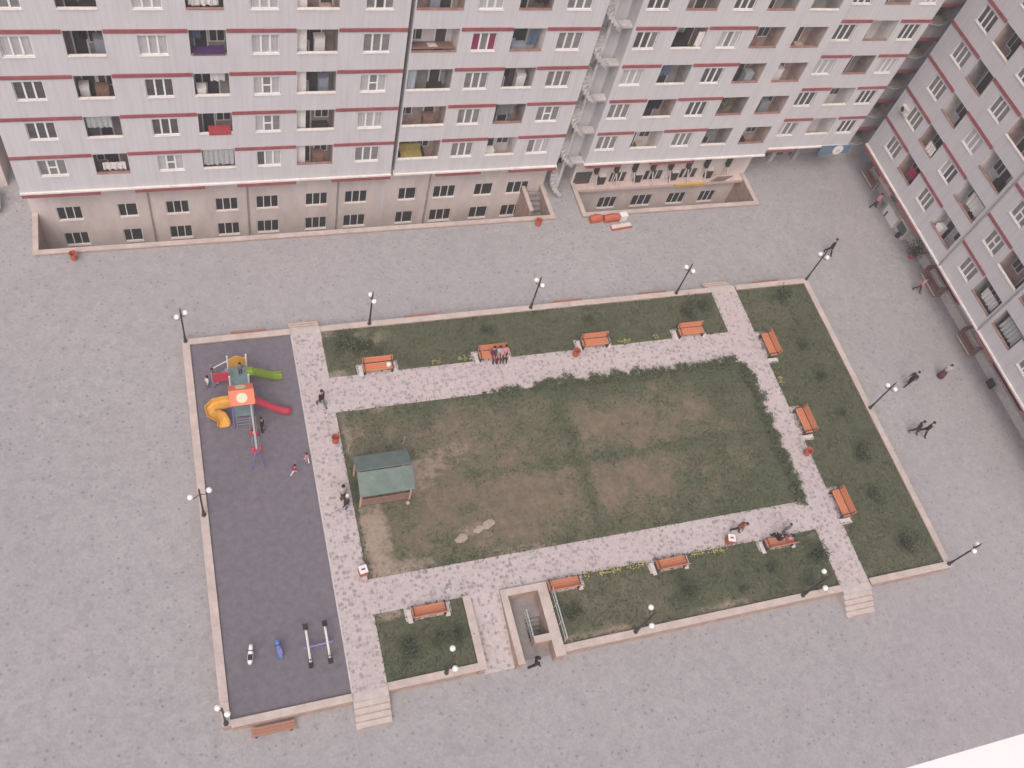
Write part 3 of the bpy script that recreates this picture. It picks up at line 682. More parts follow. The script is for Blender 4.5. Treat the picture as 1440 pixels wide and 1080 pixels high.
def flower_mesh(seed, w):
    R = random.Random(seed); b = MB()
    for k_ in range(int(70 * w)):
        p = Vector((R.uniform(-w / 2, w / 2), R.gauss(0, .09), R.uniform(.08, .28))); a = R.uniform(0, 6)
        r = R.uniform(.025, .05); b.add([p + Vector((r * math.cos(a + q * PI / 2), r * math.sin(a + q * PI / 2), R.uniform(-.01, .01))) for q in range(4)], [(0, 1, 2, 3)], M['flower'] if R.random() < .62 else M['leaf'])
    for k_ in range(int(60 * w)):
        p = Vector((R.uniform(-w / 2, w / 2), R.gauss(0, .1), 0)); b.add([p, p + Vector((.02, 0, 0)), p + Vector((R.gauss(0, .06), R.gauss(0, .06), R.uniform(.1, .25)))], [(0, 1, 2)], M['leaf'])
    return b.mesh('flower_clump')
fl = [(19.9, 14.68, 1.5, 0, 'yellow flower clump between the stairwell bench and the middle bench'), (21.7, 14.7, 1.4, 0, 'yellow flower clump just left of the middle lower bench'), (18.5, 14.7, .6, 0, 'small yellow flower clump right of the stairwell bench'), (25.6, 14.7, 1.0, 0, 'yellow flower clump just right of the middle lower bench'), (27.0, 14.65, 1.3, 0, 'yellow flower clump by the white-lidded bin'),
      (14.9, 30.02, .9, 0, 'yellow flowers left of the bench with the sitters'), (26.0, 29.98, 1.0, 0, 'yellow flowers right of the bench with a red bin'), (28.4, 30.0, .5, 0, 'few yellow flowers between two empty upper benches'), (36.15, 25.6, 1.0, PI / 2, 'yellow flowers between two benches of the right-hand path'), (13.0, 30.0, .7, 0, 'sparse yellow flowers midway between the first two upper benches')]
for i, (x, y, w, rz, lab) in enumerate(fl): o = link('flower_clump', flower_mesh(60 + i, w), None, (x, y, ZP), rz); tag(o, lab, 'flowers', 'yellow flowers along the paths')
for i, (x, y, s, lab) in enumerate([(11.9, 18.2, .34, 'pale stone on the worn lawn, left of two others'), (13.05, 18.6, .28, 'pale stone on the worn lawn, middle of three'), (13.7, 18.8, .33, 'pale stone on the worn lawn, rightmost of three')]):
    b = MB(); R = random.Random(i); b.lathe([(s * .9, -.02), (s, .06), (s * .7, .14), (s * .2, .17)], M['stone'], 9); b.v = [(p[0] * 1.3 + R.uniform(-.05, .05), p[1] * .8 + R.uniform(-.05, .05), p[2]) for p in b.v]
    tag(b.build('stone', None, (x, y, ZP), .4), lab, 'stone', 'pale stones on the central lawn')

# ------------------------------------------------------------------ shelter with green roof
t = thing('garden_shelter', 'open timber shelter with a green-grey gable roof on the central lawn', 'shelter', (8.05, 22.1, ZP))
X, Y0, Y1, ZR, ZE = 1.5, -1.05, 1.05, 2.55, 1.85
for px_, py_ in ((-1.42, -1), (1.42, -1), (-1.42, 1), (1.42, 1)):
    p = MB(); p.box(px_ - .05, px_ + .05, py_ - .05, py_ + .05, 0, ZE + .02, M['timber_light']); p.build('post', t)
for s in (-1, 1):
    p = MB(); a = math.atan2(ZR - ZE, 1.2)
    mt = Matrix.Translation((0, 0, ZR + (.03 if s > 0 else 0))) @ Matrix.Rotation(-s * a, 4, 'X')
    p.box(-X - .05, X + .05, min(0, s * 1.42) + (.0 if s > 0 else 0), max(0, s * 1.42) - (.05 if s < 0 else 0), 0, .05, M['roofgreen'], mt)
    for i in range(7): xx = -X + i * X / 3; p.box(xx - .02, xx + .02, min(0, s * 1.40), max(0, s * 1.40), .051, .062, M['roofgreen'], mt)
    p.build('roof_slope', t)
p = MB()
for s in (-1, 1):
    p.box(s * 1.42 - .045, s * 1.42 + .045, -.95, .95, ZE - .1, ZE - .0, M['timber']); p.tube([(s * 1.42, -.95, ZE), (s * 1.42, 0, ZR - .06), (s * 1.42, .95, ZE)], .05, M['timber'], 4)
    p.box(-1.37, 1.37, s * 1 - .04, s * 1 + .04, ZE - .11, ZE - .01, M['timber'])
p.build('roof_frame', t)
p = MB()
for i in range(4): p.box(-1.36, 1.36, -1.03, -.98, .18 + i * .2, .35 + i * .2, M['timber'])
p.build('side_boarding', t)
p = MB(); p.box(-1.3, 1.3, -.85, -.5, .40, .45, M['timber']); p.box(-1.2, -1.1, -.8, -.55, 0, .4, M['timber']); p.box(1.1, 1.2, -.8, -.55, 0, .4, M['timber']); p.build('seat', t)
p = MB(); p.box(-1.3, 1.3, .5, .85, .40, .45, M['timber']); p.box(-1.2, -1.1, .55, .8, 0, .4, M['timber']); p.box(1.1, 1.2, .55, .8, 0, .4, M['timber']); p.build('seat', t)
p = MB(); p.box(-1.0, 1.0, -.3, .3, .70, .75, M['timber']); p.box(-.8, -.7, -.2, .2, 0, .7, M['timber']); p.box(.7, .8, -.2, .2, 0, .7, M['timber']); p.build('table', t)
for x, y, lab in ((6.55, 24.6, 'thin pale stake in the turf behind the shelter, beside the path'), (9.85, 24.7, 'thin pale stake in the worn turf behind the far corner of the shelter')):
    p = MB(); p.tube([(0, 0, 0), (.06, .05, .8)], .03, M['timber_light'], 6); tag(p.build('stake', None, (x, y, ZP)), lab, 'stake')
b = MB(); b.ball((0, 0, .13), .13, M['timber_light']); b.smooth = True; tag(b.build('ball', None, (9.35, 20.85, ZP)), 'pale ball lying at the front corner of the shelter', 'ball')
b = MB(); b.lathe([(.10, 0), (.16, .06), (.15, .2), (.05, .27), (.02, .3)], M['white'], 10); tag(b.build('bag', None, (9.95, 29.95, ZP + .49)), 'small white bag standing on the leftmost bench', 'bag')

# ------------------------------------------------------------------ playground
t = thing('climbing_frame', 'colourful climbing frame with an orange roof with cream discs and four slides', 'climbing frame', (1.0, 27.7, ZP))
for (x, y, h, m) in [(-.55, -.5, 2.7, 'purple_paint'), (.55, -.5, 2.7, 'bluegrey_paint'), (-.55, .55, 2.7, 'purple_paint'), (.55, .55, 2.7, 'bluegrey_paint'), (-.5, 1.65, 2.2, 'white_paint'), (.55, 1.65, 2.2, 'white_paint'), (-.5, 2.9, 2.4, 'white_paint'), (.55, 2.9, 2.4, 'white_paint'), (-1.45, 2.9, 1.7, 'bluegrey_paint'), (-1.45, 2.35, 1.7, 'bluegrey_paint')]:
    p = MB(); p.tube([(x, y, 0), (x, y, h)], .05, M[m], 8); p.build('post', t)
    p.ball((x, y, h), .06, M[m], 8)
for (x0, x1, y0, y1, z) in [(-.55, .55, -.5, .55, 1.3), (-.5, .55, 1.65, 2.9, 1.2), (-.45, .5, .56, 1.64, 1.25)]:
    p = MB(); p.box(x0, x1, y0, y1, z - .06, z, M['teal_deck']); p.build('deck', t)
for s in (-1, 1):
    a = math.radians(38); mt = Matrix.Translation((0, .02, 3.3)) @ Matrix.Rotation(-s * a, 4, 'X')
    p = MB(); p.box(-.68, .68, min(0, s * .86), max(0, s * .86), -.04, 0, M['orange_plastic'], mt)
    for xx in (-.68, .63): p.box(xx, xx + .05, min(0, s * .86), max(0, s * .86), .001, .035, M['orange_plastic'], mt)
    ro = p.build('roof_panel', t)
    p = MB(); vs = [mt @ Vector((.30 * math.cos(k * PI / 10), s * .45 + .28 * math.sin(k * PI / 10), .006)) for k in range(20)]; v2 = [mt @ Vector((.30 * math.cos(k * PI / 10), s * .45 + .28 * math.sin(k * PI / 10), .02)) for k in range(20)]
    p.add(vs + v2, [tuple(range(20, 40)), tuple(range(20))[::-1]] + [(k, (k + 1) % 20, 20 + (k + 1) % 20, 20 + k) for k in range(20)], M['cream']); p.build('disc', ro)
p = MB(); p.prism([(-.5, -.02), (.55, -.02), (.55, .03), (-.5, .03)], 1.3, 1.75, M['yellow_plastic'])
p.v = [(x, y, z + (.16 * math.cos((x - .02) * 3) if z > 1.5 else 0)) for x, y, z in p.v]
p2 = MB()
n = 10
for i in range(n):
    xa, xb = -.5 + 1.05 * i / n, -.5 + 1.05 * (i + 1) / n; ha, hb = 2.05 + .25 * math.exp(-((i / n - .5) * 4) ** 2), 2.05 + .25 * math.exp(-(((i + 1) / n - .5) * 4) ** 2)
    p2.add([(xa, 2.88, 1.25), (xb, 2.88, 1.25), (xb, 2.88, hb), (xa, 2.88, ha), (xa, 2.94, 1.25), (xb, 2.94, 1.25), (xb, 2.94, hb), (xa, 2.94, ha)], [(0, 1, 2, 3), (7, 6, 5, 4), (3, 2, 6, 7)], M['yellow_plastic'])
p2.build('rear_panel', t)
p = MB(); p.chute([(.5, 2.35, 1.22), (.85, 2.37, 1.2), (1.25, 2.42, .85), (1.75, 2.47, .45), (2.1, 2.5, .2), (2.55, 2.52, .14)], .24, .2, M['green_plastic']); p.build('green_slide', t)
p = MB(); p.smooth = True; p.tube([(.45, .35, 1.55), (.8, .3, 1.5), (1.3, .22, 1.05), (1.9, .14, .55), (2.35, .08, .3), (2.65, .04, .24)], [.27, .25, .22, .22, .24, .26], M['red_plastic'], 12); p.build('red_tube_slide', t)
p = MB(); p.chute([(-.4, .42, 1.32), (-.8, .42, 1.3), (-1.2, .5, 1.15), (-1.55, .55, .95), (-1.72, .42, .82), (-1.68, .2, .7), (-1.45, .08, .55), (-1.2, -.02, .35), (-1.12, -.25, .2), (-1.12, -.42, .15)], .33, .26, M['yellow_plastic']); p.build('yellow_spiral_slide', t)
p = MB(); mt = Matrix.Translation((-.5, 2.05, 1.2)) @ Matrix.Rotation(math.radians(40), 4, 'Y')
p.add([(-1.42, 2.3, .7), (-.5, 1.98, 1.25), (-.5, 1.98, 2.1), (-1.42, 2.3, 1.6), (-1.42, 2.36, .7), (-.5, 2.04, 1.25), (-.5, 2.04, 2.1), (-1.42, 2.36, 1.6)], [(0, 1, 2, 3), (7, 6, 5, 4), (3, 2, 6, 7), (0, 4, 5, 1)], M['red_plastic']); p.build('red_side_panel', t)
p = MB()
for i in range(5): p.box(-.5 - .2 * (i + 1), -.5 - .2 * i, 2.36, 2.9, 1.08 - .22 * i, 1.12 - .22 * i, M['bluegrey_paint'])
p.tube([(-.5, 2.92, 1.9), (-1.45, 2.92, 1.2)], .03, M['white_paint'], 6); p.build('stair', t)
p = MB()
for z in (.35, .7, 1.0): p.tube([(-.4, -.52, z), (.4, -.52, z)], .025, M['bluegrey_paint'], 6)
p.tube([(-.4, -.5, 0), (-.4, -.5, 1.3)], .025, M['bluegrey_paint'], 6); p.tube([(.4, -.5, 0), (.4, -.5, 1.3)], .025, M['bluegrey_paint'], 6); p.build('ladder', t)
p = MB(); p.tube([(.45, -.45, 2.42), (.43, -3.3, 2.42)], .055, M['steel'], 8); p.build('swing_beam', t)
p = MB(); p.tube([(.43, -3.25, 2.4), (.05, -3.35, 0)], .045, M['purple_paint'], 6); p.tube([(.43, -3.25, 2.4), (.85, -3.3, 0)], .045, M['purple_paint'], 6); p.build('swing_legs', t)
for y in (-1.25, -2.5):
    p = MB(); p.box(.22, .64, y - .12, y + .12, .50, .55, M['red_plastic']); p.box(.22, .64, y + .1, y + .13, .55, .72, M['red_plastic'])
    for xx in (.25, .61): p.tube([(xx, y, .52), (.43 + (xx - .43) * .9, y, 2.4)], .012, M['steel'], 5)
    p.build('swing_seat', t)
for xx in (.25, .61): p = MB(); p.ball((xx, -3.2, 2.3), .13, M['red_plastic'], 10); p.build('beam_cap', t)

def rider(x, y, label, m, accent, tall):
    t = thing('spring_rider', label, 'spring rider', (x, y, ZP), random.uniform(-.2, .2), 'spring riders in the playground')
    p = MB(); p.tube([(.09 * math.cos(i * .9), .09 * math.sin(i * .9), .02 + i * .014) for i in range(28)], .016, M['black'], 5); p.build('spring', t)
    p = MB(); p.smooth = True
    p.tube([(0, -.38, .48), (0, -.25, .52), (0, 0, .48), (0, .2, .52), (0, .36, .72), (0, .48, .80), (0, .56, .70)], [.07, .13, .15, .14, .11, .10, .06], M[m], 10); p.build('body', t)
    p = MB(); p.tube([(-.2, .24, .78), (.2, .24, .78)], .022, M['black'], 6); p.build('handlebar', t)
    p = MB(); p.box(-.11, .11, -.2, .08, .61, .66, M[accent]); p.build('seat', t)
rider(-.22, 13.75, 'white spring rider on the purple playground floor', 'white', 'black', 1)
rider(1.22, 13.75, 'blue spring rider on the purple playground floor', 'blue_plastic', 'purple_paint', 0)
t = thing('seesaw', 'double seesaw with two white beams on a purple crossbar', 'seesaw', (3.15, 13.7, ZP))
p = MB(); p.tube([(-.72, -.05, .5), (.76, .02, .5)], .05, M['purple_paint'], 8); p.tube([(-.3, 0, 0), (-.3, 0, .5)], .05, M['purple_paint'], 6); p.tube([(.3, 0, 0), (.3, 0, .5)], .05, M['purple_paint'], 6); p.build('crossbar', t)
for s, dz in ((-.5, .05), (.48, -.04)):
    p = MB(); p.tube([(s, .92, .58 + dz), (s, -.95, .58 - dz)], .06, M['white_paint'], 8); b = p.build('beam', t)
    for e in (-1, 1):
        p = MB(); p.box(s - .13, s + .13, e * 1.0 - .14, e * 1.0 + .14, .60 + e * dz, .66 + e * dz, M['black']); p.tube([(s - .13, e * .78, .85), (s + .13, e * .78, .85)], .02, M['black'], 6); p.tube([(s, e * .78, .6), (s, e * .78, .85)], .02, M['black'], 6); p.build('seat', b)

# ------------------------------------------------------------------ people
dg = None
def person(label, loc, rz, h=1.72, pose='walk', top='black', low='dark', shoes='black', hair=(.02, .016, .014), phase=1, lean=0.0, long_skirt=False, cap=None):
    s = h / 1.72; kid = h < 1.4
    V = []; E = []; RAD = []; MAT = []
    def nd(p, r, par=None, m='skin'):
        V.append(Vector(p)); RAD.append(r); MAT.append(m); i = len(V) - 1
        if par is not None: E.append((par, i))
        return i
    sit = pose == 'sit'; pz = .50 if sit else .92
    L = math.radians(lean if pose != 'bend' else 55)
    def up(d, z): return (d[0], -math.sin(L) * z + d[1], pz + math.cos(L) * z)
    pel = nd((0, 0, pz), .15, None, 'low'); sp = nd(up((0, 0), .2), .14, pel, 'top'); ch = nd(up((0, 0), .42), .155, sp, 'top')
    nk = nd(up((0, 0), .56), .055, ch, 'skin'); hb = nd(up((0, -.015), .64), .075 if not kid else .09, nk, 'skin'); hm = nd(up((0, -.01), .73), .092 if not kid else .115, hb, 'skin'); ht = nd(up((0, 0), .80), .06, hm, 'skin')
    nd(up((0, -.115), .70), .014, hb, 'skin')
    sw = .34 if pose == 'walk' else 0.0
    for sd in (-1, 1):
        sh = nd(up((sd * .165, 0), .47), .075, ch, 'top'); a = sd * phase * sw * .8
        if sit: el = nd(up((sd * .21, -.05), .22), .056, sh, 'top'); wr = nd((sd * .12, -.30, pz + .14), .03, el, 'top'); hd = nd((sd * .09, -.38, pz + .13), .034, wr); fd = Vector((-sd * .3, -1, -.3))
        elif pose == 'bend': el = nd((sd * .2, -.5, pz + .05), .056, sh, 'top'); wr = nd((sd * .16, -.62, pz - .15), .03, el, 'top'); hd = nd((sd * .15, -.65, pz - .23), .034, wr); fd = Vector((0, -.2, -1))
        else:
            el = nd((sd * .215, math.sin(a) * .26 - math.sin(L) * .3, pz + .22), .056, sh, 'top'); wr = nd((sd * .225, math.sin(a) * .42 - .08 - math.sin(L) * .2, pz + .0), .03, el, 'top'); hd = nd((sd * .22, math.sin(a) * .46 - .12, pz - .08), .034, wr); fd = Vector((0, -.25, -1))
        fd.normalize(); hp = V[hd]; sx = Vector((1, 0, 0))
        for q, ln in ((-1.5, .06), (-.5, .075), (.5, .07), (1.5, .05)):
            k1 = nd(hp + fd * ln * .6 + sx * q * .019, .009, hd); nd(hp + fd * ln * 1.25 + sx * q * .02 + Vector((0, -.012, 0)), .008, k1)
        nd(hp + fd * .03 + Vector((-sd * .04, -.035, 0)), .010, hd)
        hip = nd((sd * .09, 0, pz - .06), .10, pel, 'low'); b = -sd * phase * sw
        if sit: kn = nd((sd * .11, -.44, pz + .0), .078, hip, 'low'); an = nd((sd * .11, -.46, .09), .055, kn, 'low'); to = nd((sd * .12, -.62, .045), .04, an, 'shoes')
        else:
            kn = nd((sd * .095, math.sin(b) * .44, pz - .06 - math.cos(b) * .42), .078, hip, 'low'); bk = .06 if b > 0 else .0
            an = nd((sd * .095, math.sin(b) * .80 + bk, .09 + (.08 if b > 0 else 0)), .055, kn, 'low'); to = nd((sd * .10, V[an].y - .15, .045), .04, an, 'shoes')
    me = bpy.data.meshes.new('body'); me.from_pydata([v * s for v in V], E, [])
    o = bpy.data.objects.new('body', me); COL.objects.link(o)
    mod = o.modifiers.new('skin', 'SKIN'); sv = me.skin_vertices[0].data
    for i, r in enumerate(RAD): sv[i].radius = (r * s, r * s)
    sv[0].use_root = True
    ss = o.modifiers.new('sub', 'SUBSURF'); ss.levels = ss.render_levels = 1
    ev = o.evaluated_get(bpy.context.evaluated_depsgraph_get()); m2 = bpy.data.meshes.new_from_object(ev)
    o.modifiers.clear(); o.data = m2; o.name = 'body'
    cm = {'skin': M['skin'], 'top': cloth(*top), 'low': cloth(*low), 'shoes': cloth(*(('black', (.02, .02, .022)) if shoes == 'black' else shoes))}
    keys = ['skin', 'top', 'low', 'shoes']; m2.materials.clear()
    for q in keys: m2.materials.append(cm[q])
    n = len(m2.polygons); cen = np.zeros(n * 3); m2.polygons.foreach_get('center', cen); cen = cen.reshape(-1, 3)
    A = np.array([V[a] * s for a, b in E]); B = np.array([V[b] * s for a, b in E]); mk = np.array([keys.index(MAT[b]) for a, b in E])
    AB = B - A; L2 = (AB ** 2).sum(1) + 1e-9
    tt = np.clip(((cen[:, None, :] - A[None]) * AB[None]).sum(2) / L2, 0, 1); D = ((cen[:, None, :] - (A[None] + tt[..., None] * AB[None])) ** 2).sum(2)
    rr = np.array([(RAD[a] * .3 + RAD[b] * .7) * s for a, b in E]); D = np.sqrt(D) - rr[None]
    m2.polygons.foreach_set('material_index', mk[D.argmin(1)].astype(np.int32)); m2.polygons.foreach_set('use_smooth', [True] * n)
    root = thing('person', label, 'person', loc, rz); o.parent = root
    hm_ = MB(); hm_.smooth = True; hp = V[hm] * s; r = (.108 if not kid else .13) * s
    hm_.ball((hp.x, hp.y + .035 * s, hp.z + .04 * s), r * .95, cloth(*cap) if cap else M['hair'], 12, .95)
    hm_.build('cap' if cap else 'hair', root)
    ey = MB()
    for sd in (-1, 1): ey.ball((hp.x + sd * .034 * s, hp.y - (.086 if not kid else .108) * s, hp.z - .015 * s), .013 * s, M['hair'], 6)
    ey.build('eyes', root)
    if long_skirt:
        k_ = MB(); k_.smooth = True; k_.lathe([(.13 * s, .95 * s), (.20 * s, .8 * s), (.26 * s, .35 * s), (.27 * s, .12 * s), (.1 * s, .13 * s)], cloth(*low), 12); k_.build('skirt', root)
    return root
BLK = ('black', (.022, .02, .024)); DK = ('dark_grey', (.045, .042, .05)); GRY = ('blue_grey', (.16, .17, .21)); WHT = ('white', (.70, .68, .68)); PNK = ('pink', (.62, .26, .30)); RED = ('crimson', (.42, .03, .09)); BRN = ('rust_brown', (.26, .085, .05)); MRN = ('maroon', (.12, .03, .04)); LGR = ('light_grey', (.42, .41, .42)); NAVY = ('navy', (.04, .05, .10)); BUR = ('plum', (.12, .03, .07))
zP = ZP + .014
person('person in black walking on the left path level with the slides', (5.52, 27.95, zP), .6, 1.75, 'walk', BLK, GRY)
person('person in a grey-blue top standing on the path beside the shelter', (5.75, 21.75, zP), .4, 1.7, 'stand', LGR, DK)
person('person in dark clothes and a white cap next to the shelter', (5.85, 21.2, zP), -1.0, 1.62, 'stand', DK, NAVY, cap=WHT)
person('small child in a crimson coat running across the purple playground', (3.3, 23.75, ZP), 1.9, 1.05, 'walk', RED, WHT, WHT, lean=14)
person('small child in white and pink at the playground kerb', (4.15, 24.4, ZP), .4, 1.02, 'walk', PNK, WHT)
person('dark-haired child in white by the stair of the climbing frame', (-.75, 30.15, ZP), -1.2, 1.2, 'stand', WHT, GRY)
person('child in dark clothes climbing the stair of the climbing frame', (-.42, 30.35, ZP + .44), -1.4, 1.2, 'stand', DK, GRY)
person('child in grey on the teal deck of the climbing frame', (1.15, 30.1, ZP + 1.2), .3, 1.1, 'stand', GRY, NAVY)
person('small child in red and pink sitting on the swing', (1.43, 26.45, ZP + .15), 1.4, .95, 'sit', PNK, RED)
person('person in black standing beside the swing', (1.95, 26.75, ZP), 1.3, 1.6, 'stand', BLK, BLK)
person('person in plum sitting on the bench, left of two others', (16.72, 29.93, zP), .1, 1.62, 'sit', BUR, BUR)
person('person in light grey sitting in the middle of the shared bench', (17.1, 29.93, zP), -.1, 1.6, 'sit', LGR, MRN)
person('person in pink sitting at the right end of the shared bench', (17.5, 29.93, zP), -.1, 1.62, 'sit', PNK, DK)
person('person in rust brown bending beside the white-lidded bin', (28.55, 15.65, zP), .9, 1.6, 'walk', BRN, DK, lean=22)
person('person in pink sitting at the right end of the lower bench', (31.55, 14.35, zP), PI - .1, 1.6, 'sit', PNK, GRY)
person('person in black sitting in the middle of the lower bench', (31.0, 14.5, zP), PI + .1, 1.66, 'sit', BLK, BLK)
person('child in blue-grey standing before the lower bench', (31.75, 15.05, zP), .1, 1.2, 'stand', GRY, GRY)
person('person in black striding past the foot of the stairwell', (14.3, 10.55, 0), 1.4, 1.72, 'walk', BLK, BLK)
person('person in black walking on the plaza behind the corner lamp', (45.7, 36.3, 0), .4, 1.75, 'walk', BLK, BLK)
person('person in black taking a wide stride on the plaza, left of the person in maroon', (46.5, 24.2, 0), -1.3, 1.75, 'walk', BLK, BLK)
person('person in a light top and long maroon skirt on the plaza', (49.6, 24.45, 0), 2.3, 1.66, 'stand', LGR, MRN, long_skirt=True)
person('person in dark grey, left of a pair walking arm in arm', (44.95, 20.45, 0), .7, 1.68, 'walk', DK, DK)
person('person in black, right of a pair walking arm in arm', (45.6, 20.25, 0), .7, 1.75, 'walk', BLK, BLK, phase=-1)
person('person in a pink jacket walking near the shopfronts', (51.7, 32.0, 0), .5, 1.65, 'walk', PNK, MRN)
person('person in pink and black standing by the dusty pink awning', (52.1, 40.5, 0), 1.2, 1.66, 'walk', PNK, BLK)

# ------------------------------------------------------------------ apartment blocks
def sp(*rows):      # rows of (row, bay, value)
    return {(r, b): v for r, b, v in rows}
D3, M3, C3 = ('pane_dark',) * 3, ('pane_mid',) * 3, ('pane_curtain',) * 3
BR, GY, PK_, WH = ('interior_brown', 'floor_brown'), ('interior_grey', 'floor_brown'), ('interior_pink', 'floor_brown'), ('interior_white', 'floor_brown')
PR = ('interior_pink', 'floor_red')
# left block
aX = -10.15
blkA = thing('apartment_block', 'long grey apartment block at the left, from its end corner to the dark joint', 'apartment block', (aX, 43.9, 0))
block(blkA, (0, 22.75), [('w', 1.4, 2.92), ('b', 4.5, 6.42), ('w', 8.1, 9.58), ('b', 10.72, 12.65), ('w', 14.0, 15.5), ('b', 16.48, 18.77), ('w', 20.22, 21.8)], [(0, 4.45), (6.45, 10.68), (12.68, 16.43), (18.8, 22.75)], seed=11,
      special=sp((0, 0, (M3, 'transom')), (1, 0, (D3, 'plain')), (2, 0, (D3, 'plain')), (3, 0, (C3, 'plain')), (4, 0, (M3, 'plain')), (0, 2, (('pane_curtain', 'pane_mid', 'pane_curtain'), 'transom')), (1, 2, (D3, 'plain')), (2, 2, (D3, 'plain')), (3, 2, (C3, 'plain')), (4, 2, (C3, 'plain')),
                 (0, 4, (('pane_dark', 'pane_curtain', 'pane_curtain'), 'plain')), (1, 4, (('pane_curtain', 'pane_mid', 'pane_mid'), 'transom')), (2, 4, (('pane_curtain', 'pane_mid', 'pane_curtain'), 'transom')), (3, 4, (C3, 'plain')), (4, 4, (C3, 'plain')), (0, 6, (M3, 'plain')), (1, 6, (C3, 'plain')), (2, 6, (('pane_curtain', 'pane_mid', 'pane_curtain'), 'transom')), (3, 6, (M3, 'plain')), (4, 6, (('pane_mid', 'pane_dark', 'pane_mid'), 'plain')),
                 (0, 1, BR), (1, 1, GY), (2, 1, BR), (3, 1, BR), (4, 1, BR), (0, 3, GY), (1, 3, BR), (2, 3, GY), (3, 3, GY), (4, 3, GY), (0, 5, PK_), (1, 5, BR), (2, 5, GY), (3, 5, BR), (4, 5, PK_)))
ZL = (-.6, -3.1)
base(blkA, (0, 22.75), 1.0, [(X_ - aX, X2 - aX, n, ZL) for X_, X2, n in ((-8.7, -7.22, 3), (-5.03, -3.85, 2), (-2.07, -.62, 3), (1.08, 2.55, 3), (3.75, 5.24, 3), (7.08, 8.6, 3), (9.8, 11.38, 3))], joints=[7.08, 13.35, 19.44])
for r in range(NR):
    j = MB(); j.box(16.49, 17.06, .35, 1.3, ROW0 + ST * r - 2.8, ROW0 + ST * r - .1, M['interior_white']); j.build('balcony_partition', blkA)
j = MB(); j.box(22.45, 22.75, .985, .997, -4.2, 3.1, M['facade']); j.build('wall_strip', blkA)
# middle block
bX = 12.85
blkB = thing('apartment_block', 'middle grey apartment block between the dark joint and the spiral stair', 'apartment block', (bX, 43.9, 0))
block(blkB, (0, 11.8), [('b', .08, 2.87), ('w', 3.72, 5.23), ('b', 6.2, 8.27), ('w', 9.17, 10.77)], [(2.95, 6.18), (8.3, 11.8)], seed=23,
      special=sp((0, 1, (M3, 'plain')), (1, 1, (('pane_mid', 'pane_mid', 'pane_mid'), 'plain')), (2, 1, (M3, 'plain')), (3, 1, (('pane_maroon', 'pane_mid', 'pane_maroon'), 'plain')), (4, 1, (C3, 'plain')), (0, 3, (('pane_mid', 'pane_curtain', 'pane_curtain'), 'plain')), (1, 3, (M3, 'transom')), (2, 3, (M3, 'plain')), (3, 3, (M3, 'plain')), (4, 3, (M3, 'plain')),
                 (0, 0, PR), (1, 0, PR), (2, 0, GY), (3, 0, WH), (4, 0, PR), (0, 2, ('interior_white', 'floor_red')), (1, 2, BR), (2, 2, GY), (3, 2, WH), (4, 2, BR)))
base(blkB, (-.25, 11.8), 1.0, [(X_ - bX, X2 - bX, n, ZL) for X_, X2, n in ((13.63, 14.93, 2), (16.2, 17.85, 3), (19.3, 20.7, 2), (21.8, 23.5, 3))], joints=[2.94])
rw = MB(); rw.box(11.81, 14.0, 1.2, 1.4, 2.9, ZTOP, M['facade']); rw.box(11.81, 14.0, 1.2, 8, 2.7, 2.89, M['facade']); rw.build('stair_recess_wall', blkB)
dr = MB(); rw2 = MB(); rw2.box(11.81, 14.0, 2.55, 2.7, 0, 2.69, M['beige']); rw2.build('entrance_wall', blkB); dr.box(12.2, 13.5, 2.50, 2.545, .01, 2.3, M['void']); dr.box(12.1, 12.2, 2.49, 2.545, .01, 2.4, M['frame']); dr.box(13.5, 13.6, 2.49, 2.545, .01, 2.4, M['frame']); dr.build('entrance_door', blkB)
# right-hand block with the corner balconies
cX = 26.85
blkC = thing('apartment_block', 'grey apartment block right of the spiral stair, above the bracketed walkway', 'apartment block', (cX, 43.9, 0))
block(blkC, (0, 15.02), [('w', .4, 1.92), ('b', 3.1, 5.3), ('w', 6.4, 7.87), ('b', 8.88, 11.0), ('b', 12.05, 14.3)], [(.18, 2.98), (5.35, 8.85)], seed=31,
      special=sp((0, 0, (M3, 'plain')), (1, 0, (M3, 'plain')), (2, 0, (C3, 'plain')), (3, 0, (('pane_dark', 'pane_dark', 'pane_mid'), 'plain')), (4, 0, (D3, 'plain')), (0, 2, (M3, 'plain')), (1, 2, (D3, 'plain')), (2, 2, (D3, 'plain')), (3, 2, (('pane_curtain', 'pane_mid', 'pane_curtain'), 'plain')), (4, 2, (D3, 'plain')),
                 (0, 1, ('interior_white', 'floor_red')), (1, 1, PR), (2, 1, GY), (3, 1, PK_), (4, 1, BR), (0, 3, GY), (1, 3, BR), (2, 3, PK_), (3, 3, PR), (4, 3, GY), (0, 4, PK_), (1, 4, PR), (2, 4, PK_), (3, 4, PR), (4, 4, GY)))
base(blkC, (0, 15.02), 1.0, [(30.0 - cX, 31.4 - cX, 3, (-.2,)), (32.9 - cX, 34.5 - cX, 3, (-.2,)), (36.0 - cX, 37.5 - cX, 3, (-.2,)), (29.85 - cX, 31.4 - cX, 3, (-2.95,)), (32.75 - cX, 34.5 - cX, 3, (-2.95,)), (35.95 - cX, 37.5 - cX, 3, (-2.95,)), (38.8 - cX, 40.2 - cX, 3, (-2.95,))])
d = MB(); d.box(.2, 1.5, .93, .995, -.2, 1.3, M['void']); d.build('dark_doorway', blkC)
s_ = MB(); s_.box(.1, 14.9, .35, .99, -.18, .10, M['awning']); s_.build('walkway_slab', blkC)
for u in (2.4, 4.9 + .55, 8.55, 11.6):
    b = MB(); b.box(u - .28, u + .28, .70, .99, .12, .95, M['iron']); b.box(u - .30, u + .30, .68, .99, .95, 1.0, M['concrete']); b.build('wall_unit', blkC)
